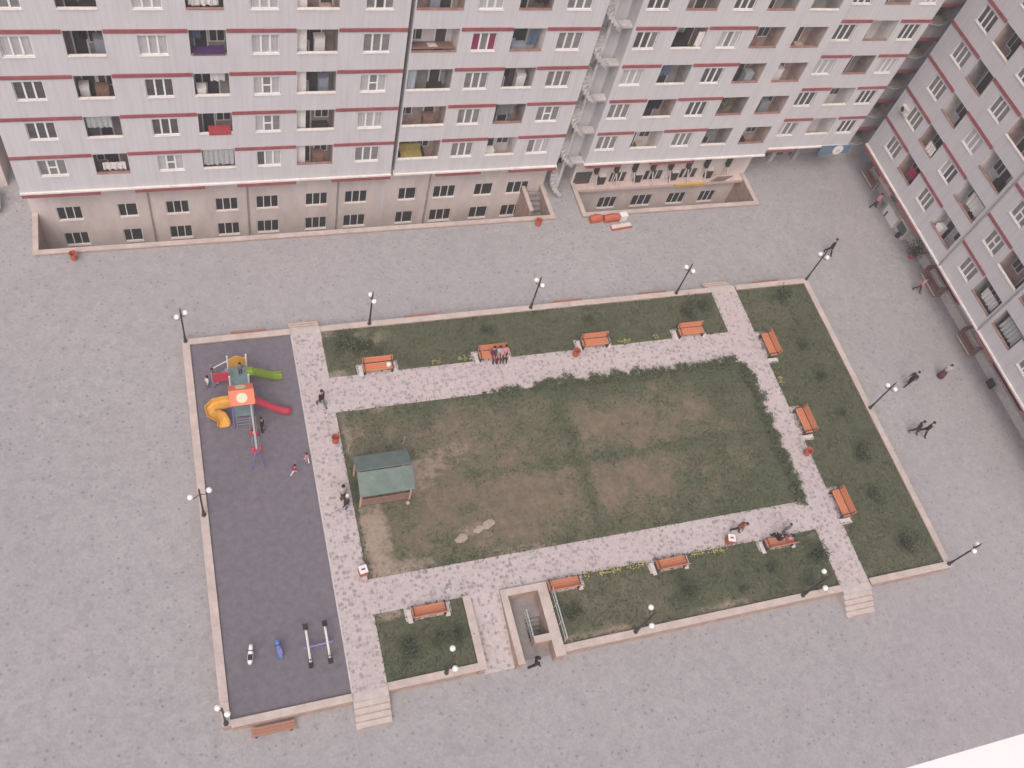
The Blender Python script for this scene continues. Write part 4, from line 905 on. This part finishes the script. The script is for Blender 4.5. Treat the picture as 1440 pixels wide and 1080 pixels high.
for i, u in enumerate((1.7, 3.35, 4.85, 6.4, 7.9, 9.45, 11.0, 12.9)):
    b = MB(); b.box(u - .12, u + .12, .62, .99, 1.35, 2.4, M['iron']); b.tube([(u, .85, 1.75), (u + .25, .42, .12)], .05, M['concrete'], 6); b.tube([(u, .95, .12), (u, .95, 1.5)], .04, M['concrete'], 6); b.build('bracket', blkC)
o = MB(); o.box(8.6, 11.2, .18, .33, -.06, .16, M['yellow_board']); tag(o.build('board', None, (cX, 43.9, 0)), 'long yellow board lying on the edge of the bracketed walkway', 'board')
o = MB(); mt = Matrix.Translation((11.7, .35, .12)) @ Matrix.Rotation(math.radians(28), 4, 'X'); o.box(0, 1.3, 0, .04, 0, 1.5, M['ply'], mt); tag(o.build('board', None, (cX, 43.9, 0)), 'pinkish board leaning on the walkway at the right end', 'board')
# set-back block
dX = 41.92
blkD = thing('apartment_block', 'set-back grey apartment block above the dark passage and the blue sign', 'apartment block', (dX, 44.52, 0))
block(blkD, (0, 7.93), [('w', .45, 2.05), ('b', 3.15, 5.25), ('w', 5.95, 7.4)], [(.1, 3.05), (5.4, 7.93)], seed=43, z0=3.2,
      special=sp((0, 0, (('pane_curtain', 'pane_mid', 'pane_mid'), 'plain')), (1, 0, (D3, 'plain')), (2, 0, (C3, 'plain')), (3, 0, (D3, 'plain')), (0, 2, (D3, 'plain')), (1, 2, (D3, 'plain')), (2, 2, (C3, 'plain')), (3, 2, (D3, 'plain')), (0, 1, WH), (1, 1, WH), (2, 1, ('interior_brown', 'floor_brown')), (3, 1, WH)))
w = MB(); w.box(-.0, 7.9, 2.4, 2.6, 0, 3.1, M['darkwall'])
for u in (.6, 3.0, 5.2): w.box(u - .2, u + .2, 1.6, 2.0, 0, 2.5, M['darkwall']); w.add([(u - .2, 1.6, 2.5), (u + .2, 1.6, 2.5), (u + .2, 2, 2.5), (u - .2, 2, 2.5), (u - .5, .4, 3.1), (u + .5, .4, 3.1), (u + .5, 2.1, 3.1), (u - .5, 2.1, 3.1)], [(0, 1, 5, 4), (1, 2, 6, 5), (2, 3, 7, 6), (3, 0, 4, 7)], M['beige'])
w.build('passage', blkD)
for u in (1.6, 4.0): d = MB(); d.box(u - .5, u + .5, 2.33, 2.395, .01, 2.3, M['void']); d.build('dark_doorway', blkD)
sg = thing('shop_sign', 'blue sign board with a round white disc above the passage', 'sign', (47.3, 44.35, 2.5))
b = MB(); b.box(0, 2.75, -.05, .05, 0, .85, M['sign_blue']); b.build('board', sg)
b = MB(); b.add([(1.65 + .45 * math.cos(k * PI / 12), y, .42 + .45 * math.sin(k * PI / 12)) for y in (-.12, -.055) for k in range(24)], [tuple(range(24)), tuple(range(24, 48))[::-1]] + [(k, 24 + k, 24 + (k + 1) % 24, (k + 1) % 24) for k in range(24)], M['white']); dd = b.build('disc', sg)
b = MB(); b.add([(1.65 + .16 * math.cos(k * PI / 8), -.124, .40 + .16 * math.sin(k * PI / 8)) for k in range(16)], [tuple(range(16))], M['concrete']); b.build('disc_mark', dd)
# corner between the two wings
eX = 49.87
blkE = thing('apartment_block', 'dim recessed corner of the apartment blocks between the two wings', 'apartment block', (eX, 46.3, 0))
w = MB(); holes = [(1.75, 3.5, ROW0 + ST * r - 1.72, ROW0 + ST * r - .3) for r in range(-1, NR)]
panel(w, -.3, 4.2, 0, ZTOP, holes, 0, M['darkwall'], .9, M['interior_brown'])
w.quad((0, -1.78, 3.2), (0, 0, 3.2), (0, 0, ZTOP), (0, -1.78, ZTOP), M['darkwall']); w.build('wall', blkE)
for r in range(-1, NR):
    bt = ROW0 + ST * r
    b = MB(); b.box(1.5, 3.9, -.12, -.002, bt - .28, bt, M['band']); b.build('band', blkE)
    b = MB(); b.box(1.75, 3.5, .85, .9, bt - 1.70, bt - .32, M['void']); b.build('dark_opening', blkE)
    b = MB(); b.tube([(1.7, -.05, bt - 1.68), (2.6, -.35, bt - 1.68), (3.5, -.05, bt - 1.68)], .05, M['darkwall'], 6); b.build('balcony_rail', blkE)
w = MB(); w.box(.6, 1.3, -.06, -.003, .9, 2.3, M['void']); w.build('dark_window', blkE)
# wing on the right
RX = 51.7
blkR = thing('apartment_block', 'grey apartment wing along the right side above the shopfronts', 'apartment block', (RX, 44.5, 0), -PI / 2)
block(blkR, (0, 34), [('w', 1.6, 3.1), ('b', 3.85, 5.85), ('w', 7.0, 8.45), ('b', 9.4, 12.1), ('w', 13.65, 15.1), ('b', 15.75, 18.1), ('b', 18.65, 21.0), ('w', 22.1, 23.6), ('b', 25.0, 27.0), ('w', 28.4, 29.9)], [(.02, 3.84), (5.88, 9.38), (12.55, 15.72), (21.05, 24.9), (27.1, 31)], seed=57,
      special=sp((0, 0, (M3, 'plain')), (1, 0, (M3, 'plain')), (2, 0, (M3, 'plain')), (3, 0, (M3, 'plain')), (4, 0, (D3, 'plain')), (0, 2, (M3, 'plain')), (1, 2, (('pane_curtain', 'pane_dark', 'pane_dark'), 'plain')), (2, 2, (C3, 'plain')), (3, 2, (M3, 'plain')), (0, 4, (M3, 'plain')), (1, 4, (M3, 'transom')), (2, 4, (M3, 'transom')),
                 (0, 1, PR), (1, 1, PR), (2, 1, WH), (3, 1, GY), (4, 1, PK_), (0, 3, WH), (1, 3, WH), (2, 3, WH), (0, 5, GY), (1, 5, PR), (0, 6, GY)))
base(blkR, (0, 34), 2.2, [(9.85, 10.7, 3, (1.3,))], z0=0, z1=3.1, depth=8)
p = MB(); p.box(0, 34, 1.9, 2.195, 0, .8, M['concrete']); p.build('plinth', blkR)
for u in (12.5, 18.38):
    b = MB(); b.tube([(u, -.06, 3.1), (u, -.06, ZTOP)], .06, M['joint'], 6); b.build('downpipe', blkR)
for a, b_ in ((4.5, 5.3), (12.5, 15.9), (18.4, 26)):
    m = MB(); m.box(a, b_, -.10, .02, 2.85, 3.0, M['band']); m.build('fascia', blkR)
# shopfront things under the right wing (u measured from the corner)
def RW(u, d): return (RX + d, 44.5 - u)
def porch(u0, u1, label):
    t = thing('porch', label, 'porch', (*RW(u0, 1.2), 0), -PI / 2, 'brown entrance porches of the shopfronts'); b = MB(); c = MB(); w = u1 - u0
    for i in range(3): b.box(0, w, i * .28, .95, i * .17, (i + 1) * .17, M['timber']); c.box(-.01, w + .01, i * .28 - .015, i * .28 + .10, (i + 1) * .17 + .001, (i + 1) * .17 + .03, M['concrete'] if i != 1 else M['band'])
    b.build('steps', t); c.build('nosing', t); 
    for a in (0, w - .06): h = MB(); h.box(a, a + .06, 0, .95, .5, 1.2, M['timber']); h.build('side_panel', t)
    d = MB(); d.box(w * .2, w * .8, .955, .99, .55, 2.5, M['void']); d.build('door', t)
porch(.2, 2.0, 'brown entrance porch in the dim corner under the right wing'); porch(11.0, 13.2, 'brown entrance porch with pale nosings beside the dark potted bush'); porch(16.8, 18.7, 'brown entrance porch furthest along the right wing')
t = thing('awning', 'dusty pink rounded awning over a shopfront in the right wing', 'awning', (*RW(2.5, .95), 0), -PI / 2); b = MB(); n = 8
pr = [(0 - .0, 1.5), (-.25, 1.7), (-.35, 1.95), (-.1, 2.3), (.6, 2.6), (1.2, 2.75)]
for i in range(len(pr) - 1): b.quad((0, pr[i][0], pr[i][1]), (2.0, pr[i][0], pr[i][1]), (2.0, pr[i + 1][0], pr[i + 1][1]), (0, pr[i + 1][0], pr[i + 1][1]), M['awning'])
b.build('canvas', t); f = MB(); f.tube([(.03, 0, 1.5), (.03, 0, 0)], .03, M['steel'], 6); f.tube([(1.97, 0, 1.5), (1.97, 0, 0)], .03, M['steel'], 6); f.build('pole', t)
def shopbox(name, label, cat, u0, u1, d0, d1, z0, z1, m, glass=None):
    t = thing(name, label, cat, (*RW(u0, d0), z0), -PI / 2); b = MB(); w, dp, h = u1 - u0, d1 - d0, z1 - z0
    b.box(0, w, 0, dp, 0, h - .08, M[m]); b.box(-.05, w + .05, -.06, dp, h - .079, h, M['cornice']); b.build('body', t)
    if glass: g_ = MB(); g_.box(.1, w - .1, -.03, -.004, .35, h - .2, M[glass]); g_.build('pane', t)
shopbox('shop_counter', 'white kiosk counter right of the pink awning', 'kiosk', 4.5, 6.2, 1.1, 2.15, 0, 1.1, 'white')
shopbox('shop_window', 'dark teal shop window next to the white kiosk', 'shop window', 6.3, 7.5, 1.3, 2.15, 0, 1.3, 'concrete', 'teal_glass')
def pot(x, y, z, s, label, km=0):
    t = thing('potted_bush', label, 'plant', (x, y, z), .7); t.scale = (s, s, s); p = MB(); p.lathe([(.18, 0), (.26, .35), (.28, .35), (.24, .30)], M['bin_red'], 10); p.build('pot', t)
    link('foliage', SB[1][0], t, (0, 0, .3)); link('stem', SB[1][1], t, (0, 0, .3))
pot(53.0, 35.25, 0, 1.25, 'large dark potted bush against the shopfronts of the right wing')
b = MB(); b.box(-.22, .22, -.15, .15, 0, .55, M['black']); b.box(-.2, .2, -.17, -.151, .1, .5, M['iron']); tag(b.build('crate', None, (53.0, 39.6, 0), .5), 'black box standing on the plaza by the kiosk', 'crate')
b = MB(); b.box(-.2, .2, -.14, .14, 0, .4, M['black']); b.box(-.22, .22, -.16, .16, .40, .44, M['iron']); tag(b.build('crate', None, (52.9, 37.4, 0), .2), 'small black box standing by the teal shop window', 'crate')
b = MB(); b.box(-.3, .3, -.1, .1, 0, .5, M['black']); b.box(-.32, .32, -.12, .12, .5, .53, M['iron']); tag(b.build('crate', None, (53.3, 23.2, 0), 1.5), 'dark box at the foot of the wing far to the right', 'crate')

# ------------------------------------------------------------------ light wells (sunken yards) along the facade
def light_well(x0, x1, label, side_right=True):
    t = thing('light_well', label, 'light well', (x0, 41.6, 0)); W = x1 - x0; D = 3.3; b = MB(); c = MB(); H_ = .14
    b.box(0, W, 0, .26, -4.3, H_, M['wallstone']); b.box(0, .26, .261, D, -4.3, H_, M['wallstone']); b.box(W - .26, W, .261, D, -4.3, H_, M['wallstone']); b.build('wall_body', t)
    c.box(-.03, W + .03, -.04, .30, H_, H_ + .09, M['coping']); c.box(-.03, .30, .301, D, H_, H_ + .094, M['coping']); c.box(W - .30, W + .03, .301, D, H_, H_ + .094, M['coping']); c.build('coping', t)
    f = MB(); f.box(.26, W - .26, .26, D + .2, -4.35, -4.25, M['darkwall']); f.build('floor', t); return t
lw = light_well(-10.12, 24.66, 'long sunken light well along the foot of the left and middle blocks')
b = MB(); b.box(33.1, 33.3, .9, 3.3, -4.2, .1, M['wallstone']); b.box(33.05, 33.35, .88, 3.3, .1, .18, M['coping']); b.build('inner_wall', lw)
b = MB()
for i in range(10): b.box(33.31, 34.5, 3.0 - .26 * (i + 1), 3.0 - .26 * i - .001, -4.2, -.2 - .3 * i, M['pit'])
b.build('stair_flight', lw)
lc = light_well(26.88, 41.82, 'sunken light well below the bracketed walkway, with items leaning on its front wall')
def barrier(x, y, label, m, L=1.1, wht=False):
    b = MB(); b.smooth = False; b.tube([(-L / 2, 0, .28), (-L / 2 + .1, 0, .3), (0, .03, .34), (L / 2 - .1, 0, .3), (L / 2, 0, .26)], [.22, .28, .30, .28, .2], M[m], 8, sq=1.0)
    b.box(-L / 2 - .02, L / 2 + .02, -.2, .2, 0, .12, M[m]); return tag(b.build('roll', None, (x, y, 0), .05), label, 'bundle', 'red bundles by the light well')
barrier(27.75, 41.2, 'round orange-red bundle at the left corner of the bracketed light well', 'bin_red', .9)
barrier(29.0, 41.15, 'larger orange-red bundle next to the white box', 'bin_red', 1.2)
b = MB(); b.box(-.28, .28, -.2, .2, 0, .5, M['white']); b.box(-.3, .3, -.22, .22, .5, .56, M['white']); tag(b.build('crate', None, (29.95, 41.2, 0), .1), 'white box beside the red bundles at the light well', 'crate')
b = MB(); b.box(-.85, .85, -.22, .22, 0, .12, M['bin_red']); b.box(-.8, .8, -.17, .17, .121, .20, M['concrete']); b.box(-.85, .85, -.24, -.20, .0, .22, M['bin_red']); tag(b.build('pallet', None, (29.6, 40.45, 0), .1), 'long red trough with a pale top lying on the plaza', 'pallet')

# ------------------------------------------------------------------ spiral stair
t = thing('spiral_stair', 'grey concrete spiral stair climbing between the middle and right blocks', 'staircase', (25.4, 44.2, 0))
p = MB(); p.tube([(0, 0, 0), (0, 0, ZSTAIR)], .13, M['stair'], 10); p.build('pole', t)
NS = 16
for r in range(NR + 1):
    z0 = .25 + ST * r if r else 0; fl_ = MB(); sk = MB()
    for i in range(NS):
        a0 = math.radians(330 - i * 19.0); a1 = a0 - math.radians(18.6); z = z0 + ST * (i + 1) / NS; r0, r1 = .09, .68
        q = [(r0 * math.cos(a0), r0 * math.sin(a0)), (r1 * math.cos(a0), r1 * math.sin(a0)), (r1 * math.cos(a1), r1 * math.sin(a1)), (r0 * math.cos(a1), r0 * math.sin(a1))]
        fl_.prism(q[::-1], z - .30, z, M['stair'])
        am = a0 - math.radians(4.5); sk.prism([(.2 * math.cos(a0), .2 * math.sin(a0)), (r1 * math.cos(a0), r1 * math.sin(a0)), (r1 * math.cos(am), r1 * math.sin(am)), (.2 * math.cos(am), .2 * math.sin(am))][::-1], z + .002, z + .03, M['joint'])
    fl_.build('stair_flight', t); sk.build('nosing', t)
    l = MB(); l.box(.12, 1.45, -.15, .5, ST * (r + 1) + .12, ST * (r + 1) + .26, M['stair']); l.build('landing', t)

# ------------------------------------------------------------------ things on balconies and facades
def bz(r): return ROW0 + ST * r - 2.84          # balcony floor height of a row
def hung(label, x, y, z, w, h, m, rz=0, name='laundry', cat='laundry', group='laundry on the balconies'):
    b = MB(); n = max(4, int(w / .09)); rr = random.Random(int(x * 10) + int(z * 7))
    ph = rr.uniform(0, 6); f = lambda i: .04 * math.sin(i * 1.9 + ph)
    for i in range(n):
        xa, xb = -w / 2 + w * i / n, -w / 2 + w * (i + 1) / n
        for zz in (0, 1): pass
        da, db = h * (1 - .04 * math.sin(i * 1.3)), h * (1 - .04 * math.sin((i + 1) * 1.3))
        b.add([(xa, f(i) * 1.4, -da), (xb, f(i + 1) * 1.4, -db), (xb, f(i + 1) * .4, 0), (xa, f(i) * .4, 0), (xa, f(i) * 1.4 + .02, -da), (xb, f(i + 1) * 1.4 + .02, -db), (xb, f(i + 1) * .4 + .02, 0), (xa, f(i) * .4 + .02, 0)], [(0, 1, 2, 3), (7, 6, 5, 4), (3, 2, 6, 7), (0, 4, 5, 1)], m)
    return tag(b.build(name, None, (x, y, z), rz), label, cat, group)
def blanket(label, x, y, z, w, m, rz=0, over=.35):
    b = MB(); n = 8; rr = random.Random(int(x * 9))
    for i in range(n):
        xa, xb = -w / 2 + w * i / n, -w / 2 + w * (i + 1) / n; h1, h2 = .10 + .07 * rr.random(), over * (.9 + .15 * rr.random())
        b.box(xa, xb - .002, -.12, .5, -.05, h1, m)
    return tag(b.build('blanket', None, (x, y, z), rz), label, 'blanket', 'blankets airing on balconies')
def box_item(name, label, cat, x, y, z, sx, sy, sz, m, m2=None, rz=0, group=None):
    b = MB(); b.box(-sx / 2, sx / 2, -sy / 2, sy / 2, 0, sz, m); b.box(-sx / 2 - .02, sx / 2 + .02, -sy / 2 - .02, sy / 2 + .02, sz, sz + .04, m2 or m); b.box(-sx / 2 + .05, sx / 2 - .05, -sy / 2 - .015, -sy / 2 - .001, sz * .12, sz * .88, m2 or m)
    return tag(b.build(name, None, (x, y, z), rz), label, cat, group)
YF = 43.9
wc = cloth(*WHT)
hung('white sheets hanging in the top balcony second from the left', 1.5, YF + .35, bz(4) + 2.3, 1.55, 1.2, wc)
hung('pale grey cover closing off the lowest balcony, second from the left', 1.55, YF + .12, bz(0) + 2.7, 1.85, 1.35, cloth('pale_grey', (.40, .42, .43)), name='awning_cloth', cat='awning cloth')
blanket('bright red blankets airing in the second lowest balcony, second from the left', 1.75, YF + .05, bz(1) + 1.12, 1.3, cloth('bright_red', (.40, .06, .07)))
blanket('dark purple blanket in the balcony two floors above the red one', 1.55, YF + .1, bz(3) + 1.12, 1.7, cloth('purple', (.07, .03, .11)))
hung('dark blue cloth hanging at the side of the balcony with the purple blanket', .95, YF + .7, bz(3) + 2.6, .5, .9, cloth('slate_blue', (.10, .14, .22)))
hung('white shirts hanging in the balcony above the red blankets', 1.9, YF + .5, bz(2) + 2.5, .8, .7, wc)
box_item('cabinet', 'white cabinet on the balcony above the red blankets', 'cabinet', .95, YF + .6, bz(2), .5, .5, 1.3, M['white'])
hung('grey panel hanging in the leftmost balcony one floor above the lowest', -4.9, YF + .2, bz(1) + 2.65, 1.35, .9, cloth('pale_grey', (.40, .42, .43)), name='awning_cloth', cat='awning cloth')
hung('dark coat hanging on the leftmost balcony in the fourth row', -4.8, YF + .9, bz(3) + 2.5, .4, 1.0, cloth('black', (.022, .02, .024)))
hung('row of white cloths along the rail of the lowest leftmost balcony', -4.6, YF + .3, bz(0) + 1.75, 1.3, .6, wc)
box_item('cabinet', 'grey cupboard on the leftmost balcony, third row', 'cabinet', -5.3, YF + .8, bz(2), .5, .5, 1.5, M['interior_white'])
t = thing('sofa', 'yellow-green sofa on the lowest balcony right of the dark joint', 'sofa', (14.0, YF + .75, bz(0)))
b = MB(); b.box(-.75, .75, -.35, .3, .15, .95, M['sofa_cloth']); b.build('seat', t); b = MB(); b.box(-.75, .75, .3, .45, .15, 1.45, M['sofa_cloth']); b.build('backrest', t)
for s in (-1, 1): b = MB(); b.box(s * .82 - .07, s * .82 + .07, -.35, .45, 0, 1.15, M['black']); b.build('armrest', t)
b = MB(); mt = Matrix.Translation((0, 0, 0)) @ Matrix.Rotation(math.radians(-22), 4, 'X'); b.box(.1, 2.75, -.05, 1.25, -.03, .0, M['timber'], mt); b.box(1.2, 1.75, .25, .9, .001, .03, M['interior_white'], mt); tag(b.build('sheet_roof', None, (bX, YF + .08, bz(3) + 1.35)), 'brown sheet cover with a pale patch over a balcony right of the joint', 'cover')
hung('pale blue curtain at the left end of a balcony right of the joint', 13.2, YF + .2, bz(2) + 2.6, .65, 1.45, cloth('pale_blue', (.33, .38, .42)))
hung('dark blue clothes hanging in the white balcony of the middle block', 20.55, YF + .45, bz(3) + 2.35, .5, 1.15, cloth('slate_blue', (.10, .14, .22)))
box_item('table', 'grey low table in the white balcony of the middle block', 'table', 19.75, YF + .6, bz(3) + .6, .9, .5, .55, M['bluegrey_paint'])
hung('grey and white laundry in the balcony second row of the middle block', 20.0, YF + .6, bz(1) + 2.2, 1.2, .9, cloth('mid_grey', (.2, .2, .21)))
box_item('cabinet', 'pale box in the lowest balcony of the middle block', 'cabinet', 19.5, YF + .55, bz(0) + .4, .6, .5, .8, M['interior_white'])
hung('striped dark laundry in the top balcony of the middle block', 20.5, YF + .4, bz(4) + 2.1, .9, .8, cloth('black', (.022, .02, .024)))
t = thing('armchair', 'dark armchair on a pink balcony of the right block', 'armchair', (30.9, YF + .7, bz(3)))
b = MB(); b.box(-.5, .5, -.4, .3, .2, 1.1, M['black']); b.build('seat', t); b = MB(); b.box(-.5, .5, .3, .42, .2, 1.5, M['black']); b.build('backrest', t)
hung('white cloth at the right end of the pink balcony with an armchair', 31.9, YF + .15, bz(3) + 2.3, .45, 1.1, wc)
for i, (x, r, c, lab) in enumerate([(36.6, 0, 'mid_grey', 'grey laundry in the lowest balcony, left of the corner balcony'), (36.9, 1, 'olive', 'olive laundry in the balcony one above the lowest, left of the corner balcony'), (36.4, 4, 'mid_grey', 'grey laundry in the top balcony left of the corner balcony'), (30.6, 2, 'slate_blue', 'blue-grey laundry in the third balcony right of the spiral stair'), (31.0, 1, 'black', 'dark coat in the second balcony right of the spiral stair')]):
    hung(lab, x, YF + .6, bz(r) + 2.4, .9, 1.0, cloth(c, {'mid_grey': (.2, .2, .21), 'olive': (.12, .11, .07), 'slate_blue': (.10, .14, .22), 'black': (.022, .02, .024)}[c]))
t = box_item('cabinet', 'pale blue cabinet in the third balcony left of the corner balcony', 'cabinet', 37.3, YF + .7, bz(2), .6, .5, 1.5, cloth('pale_blue', (.33, .38, .42)))
ORD = ['lowest', 'second', 'third', 'fourth', 'fifth']
CL = [(6.9 + .9, 0, 'left block balcony nearest the dark joint'), (7.9, 1, 'left block balcony nearest the dark joint'), (8.0, 2, 'left block balcony nearest the dark joint'), (7.7, 3, 'left block balcony nearest the dark joint'), (8.0, 4, 'left block balcony nearest the dark joint'),
      (14.9, 1, 'balcony just right of the dark joint'), (15.0, 2, 'balcony just right of the dark joint'), (14.2, 4, 'balcony just right of the dark joint'), (20.6, 2, 'middle block balcony left of the spiral stair'), (31.3, 0, 'balcony nearest the spiral stair on its right'), (36.4, 3, 'balcony left of the corner balcony'), (39.6, 0, 'corner balcony'), (40.0, 1, 'corner balcony'), (39.8, 2, 'corner balcony'), (40.3, 3, 'corner balcony'), (-4.4, 2, 'leftmost balcony column'), (-4.2, 4, 'leftmost balcony column'), (-4.0, 3, 'leftmost balcony column')]
KINDS = [('brown cupboard', 'cabinet', 'timber', .7, 1.2), ('dark storage chest', 'chest', 'iron', .9, .7), ('grey wardrobe', 'cabinet', 'bluegrey_paint', .6, 1.6), ('white refrigerator', 'refrigerator', 'white', .6, 1.55), ('pinkish crate', 'crate', 'ply', .6, .6)]
for i, (x, r, where) in enumerate(CL):
    nm, cat_, mm, wd_, hh = KINDS[i % 5]
    box_item(cat_ if cat_ != 'chest' else 'storage_chest', '%s on the %s-row %s' % (nm, ORD[r], where), cat_, x, YF + .95, bz(r) + .01, wd_, .5, hh, M[mm])
# right wing
def rw_item(u, d): return RX + d, 44.5 - u
x, y = rw_item(5.2, .35); hung('white curtain bulging out of the second-row balcony of the right wing', x - .3, y, bz(1) + 1.9, .9, 1.0, wc, -PI / 2)
x, y = rw_item(11.0, .5); hung('white sheets in the large second-row balcony of the right wing', x, y, bz(1) + 2.3, 1.6, 1.1, wc, -PI / 2)
x, y = rw_item(4.9, .6); hung('red cloth in the lowest balcony of the right wing', x, y, bz(0) + 1.9, .8, .8, cloth('crimson', (.42, .03, .09)), -PI / 2)
x, y = rw_item(10.1, .5); box_item('cabinet', 'white appliance in the lowest balcony beside the wing downpipe', 'cabinet', x, y, bz(0) + .3, .6, .6, 1.1, M['white'], None, -PI / 2)
x, y = rw_item(17.0, .5); hung('white quilt in the lowest balcony between the two wing downpipes', x, y, bz(0) + 2.0, 1.5, .9, wc, -PI / 2)
x, y = rw_item(19.9, .35); hung('grey cover behind the opening just past the second wing downpipe', x, y, bz(0) + 2.4, 1.7, 1.2, cloth('pale_grey', (.40, .42, .43)), -PI / 2)
x, y = rw_item(11.2, .6); box_item('cabinet', 'black cabinet in the third-row balcony near the wing downpipe', 'cabinet', x, y, bz(2), .6, .5, 1.4, M['black'], None, -PI / 2)
def ac(label, x, y, z, rz=0):
    t = thing('air_conditioner', label, 'air conditioner', (x, y, z), rz, 'air conditioner units on the facades'); b = MB(); b.box(-.4, .4, -.32, -.02, 0, .55, M['concrete']); b.build('case', t)
    g_ = MB(); g_.add([(-.12 + .21 * math.cos(k * PI / 8), -.324, .27 + .21 * math.sin(k * PI / 8)) for k in range(16)], [tuple(range(16))], M['iron']); g_.build('fan_grille', t)
    f = MB(); f.box(-.35, .35, -.3, 0, -.05, -.005, M['iron']); f.build('bracket', t)
ac('air conditioner just under the cornice of the middle block', 19.0, 44.88, 2.2)
ac('air conditioner beside a window near the top left corner of the right wing', RX, 44.5 - 1.3, ROW0 + ST - 1.5, -PI / 2)

# ------------------------------------------------------------------ beyond the left end
blkL = thing('annex', 'low beige building with a dark window beyond the left end of the long block', 'building', (-30, 47.6, 0))
w = MB(); panel(w, 0, 18.4, 0, 9, [(16.6, 18.1, .8, 1.9), (11, 12.5, .8, 1.9)], 0, M['beige'], .3); w.quad((18.4, 0, 0), (18.4, 9, 0), (18.4, 9, 9), (18.4, 0, 9), M['beige']); w.quad((0, 0, 9), (18.4, 0, 9), (18.4, 9, 9), (0, 9, 9), M['concrete']); w.build('wall', blkL)
for u in (17.35, 11.75): b = MB(); b.box(u - .74, u + .74, .2, .29, .82, 1.88, M['void']); b.build('dark_window', blkL)
t = thing('parked_car', 'white parked car at the left edge beside the long block', 'car', (-14.1, 45.9, 0), .05)
b = MB(); b.prism([(-2.1, -.85), (2.0, -.85), (2.15, -.5), (2.15, .5), (2.0, .85), (-2.1, .85), (-2.2, .4), (-2.2, -.4)], .3, .85, M['carpaint'])
b.add([(-1.6, -.75, .851), (1.0, -.75, .851), (1.0, .75, .851), (-1.6, .75, .851), (-1.2, -.6, 1.42), (.3, -.6, 1.42), (.3, .6, 1.42), (-1.2, .6, 1.42)], [(4, 5, 6, 7), (0, 1, 5, 4), (1, 2, 6, 5), (2, 3, 7, 6), (3, 0, 4, 7)], M['carpaint']); b.build('body', t)
b = MB(); b.add([(1.0, -.66, .90), (1.0, .66, .90), (.36, .54, 1.40), (.36, -.54, 1.40)], [(0, 1, 2, 3)], M['pane_dark']); b.v = [(x + .03, y, z + .02) for x, y, z in b.v]; b.build('windscreen', t)
for x in (-1.35, 1.35):
    for s in (-1, 1): b = MB(); b.tube([(x, s * .70, .32), (x, s * .9, .32)], .32, M['black'], 14); wl = b.build('wheel', t); b = MB(); b.tube([(x, s * .901, .32), (x, s * .915, .32)], .18, M['steel'], 10); b.build('rim', wl)

# ------------------------------------------------------------------ ledge of the photographer's own building
t = thing('window_ledge', 'bright white ledge in the bottom right corner, close to the viewer', 'ledge', (.9, 0, 48.8))
b = MB(); b.box(-.6, 1.4, -.5, .0185, -.05, 0, M['white']); b.build('slab', t)
b = MB(); b.box(-.6, 1.4, -.5, -.09, -1.6, -.051, M['white']); b.build('apron', t)
hz = bpy.data.materials.new('added_veil'); hz.use_nodes = True; nt = hz.node_tree; nt.nodes.remove(nt.nodes['Principled BSDF'])
pv = nt.nodes.new('ShaderNodeVolumePrincipled'); pv.inputs['Density'].default_value = .0019; pv.inputs['Color'].default_value = (.88, .86, .94, 1); pv.inputs['Anisotropy'].default_value = .1
nt.links.new(pv.outputs[0], nt.nodes['Material Output'].inputs['Volume'])
b = MB(); b.box(-90, 130, -60, 110, -6, 56, hz); stuff(b.build('added_haze'))  # air volume added to lift the dark tones like a lens veil
scene.render.engine = 'CYCLES'
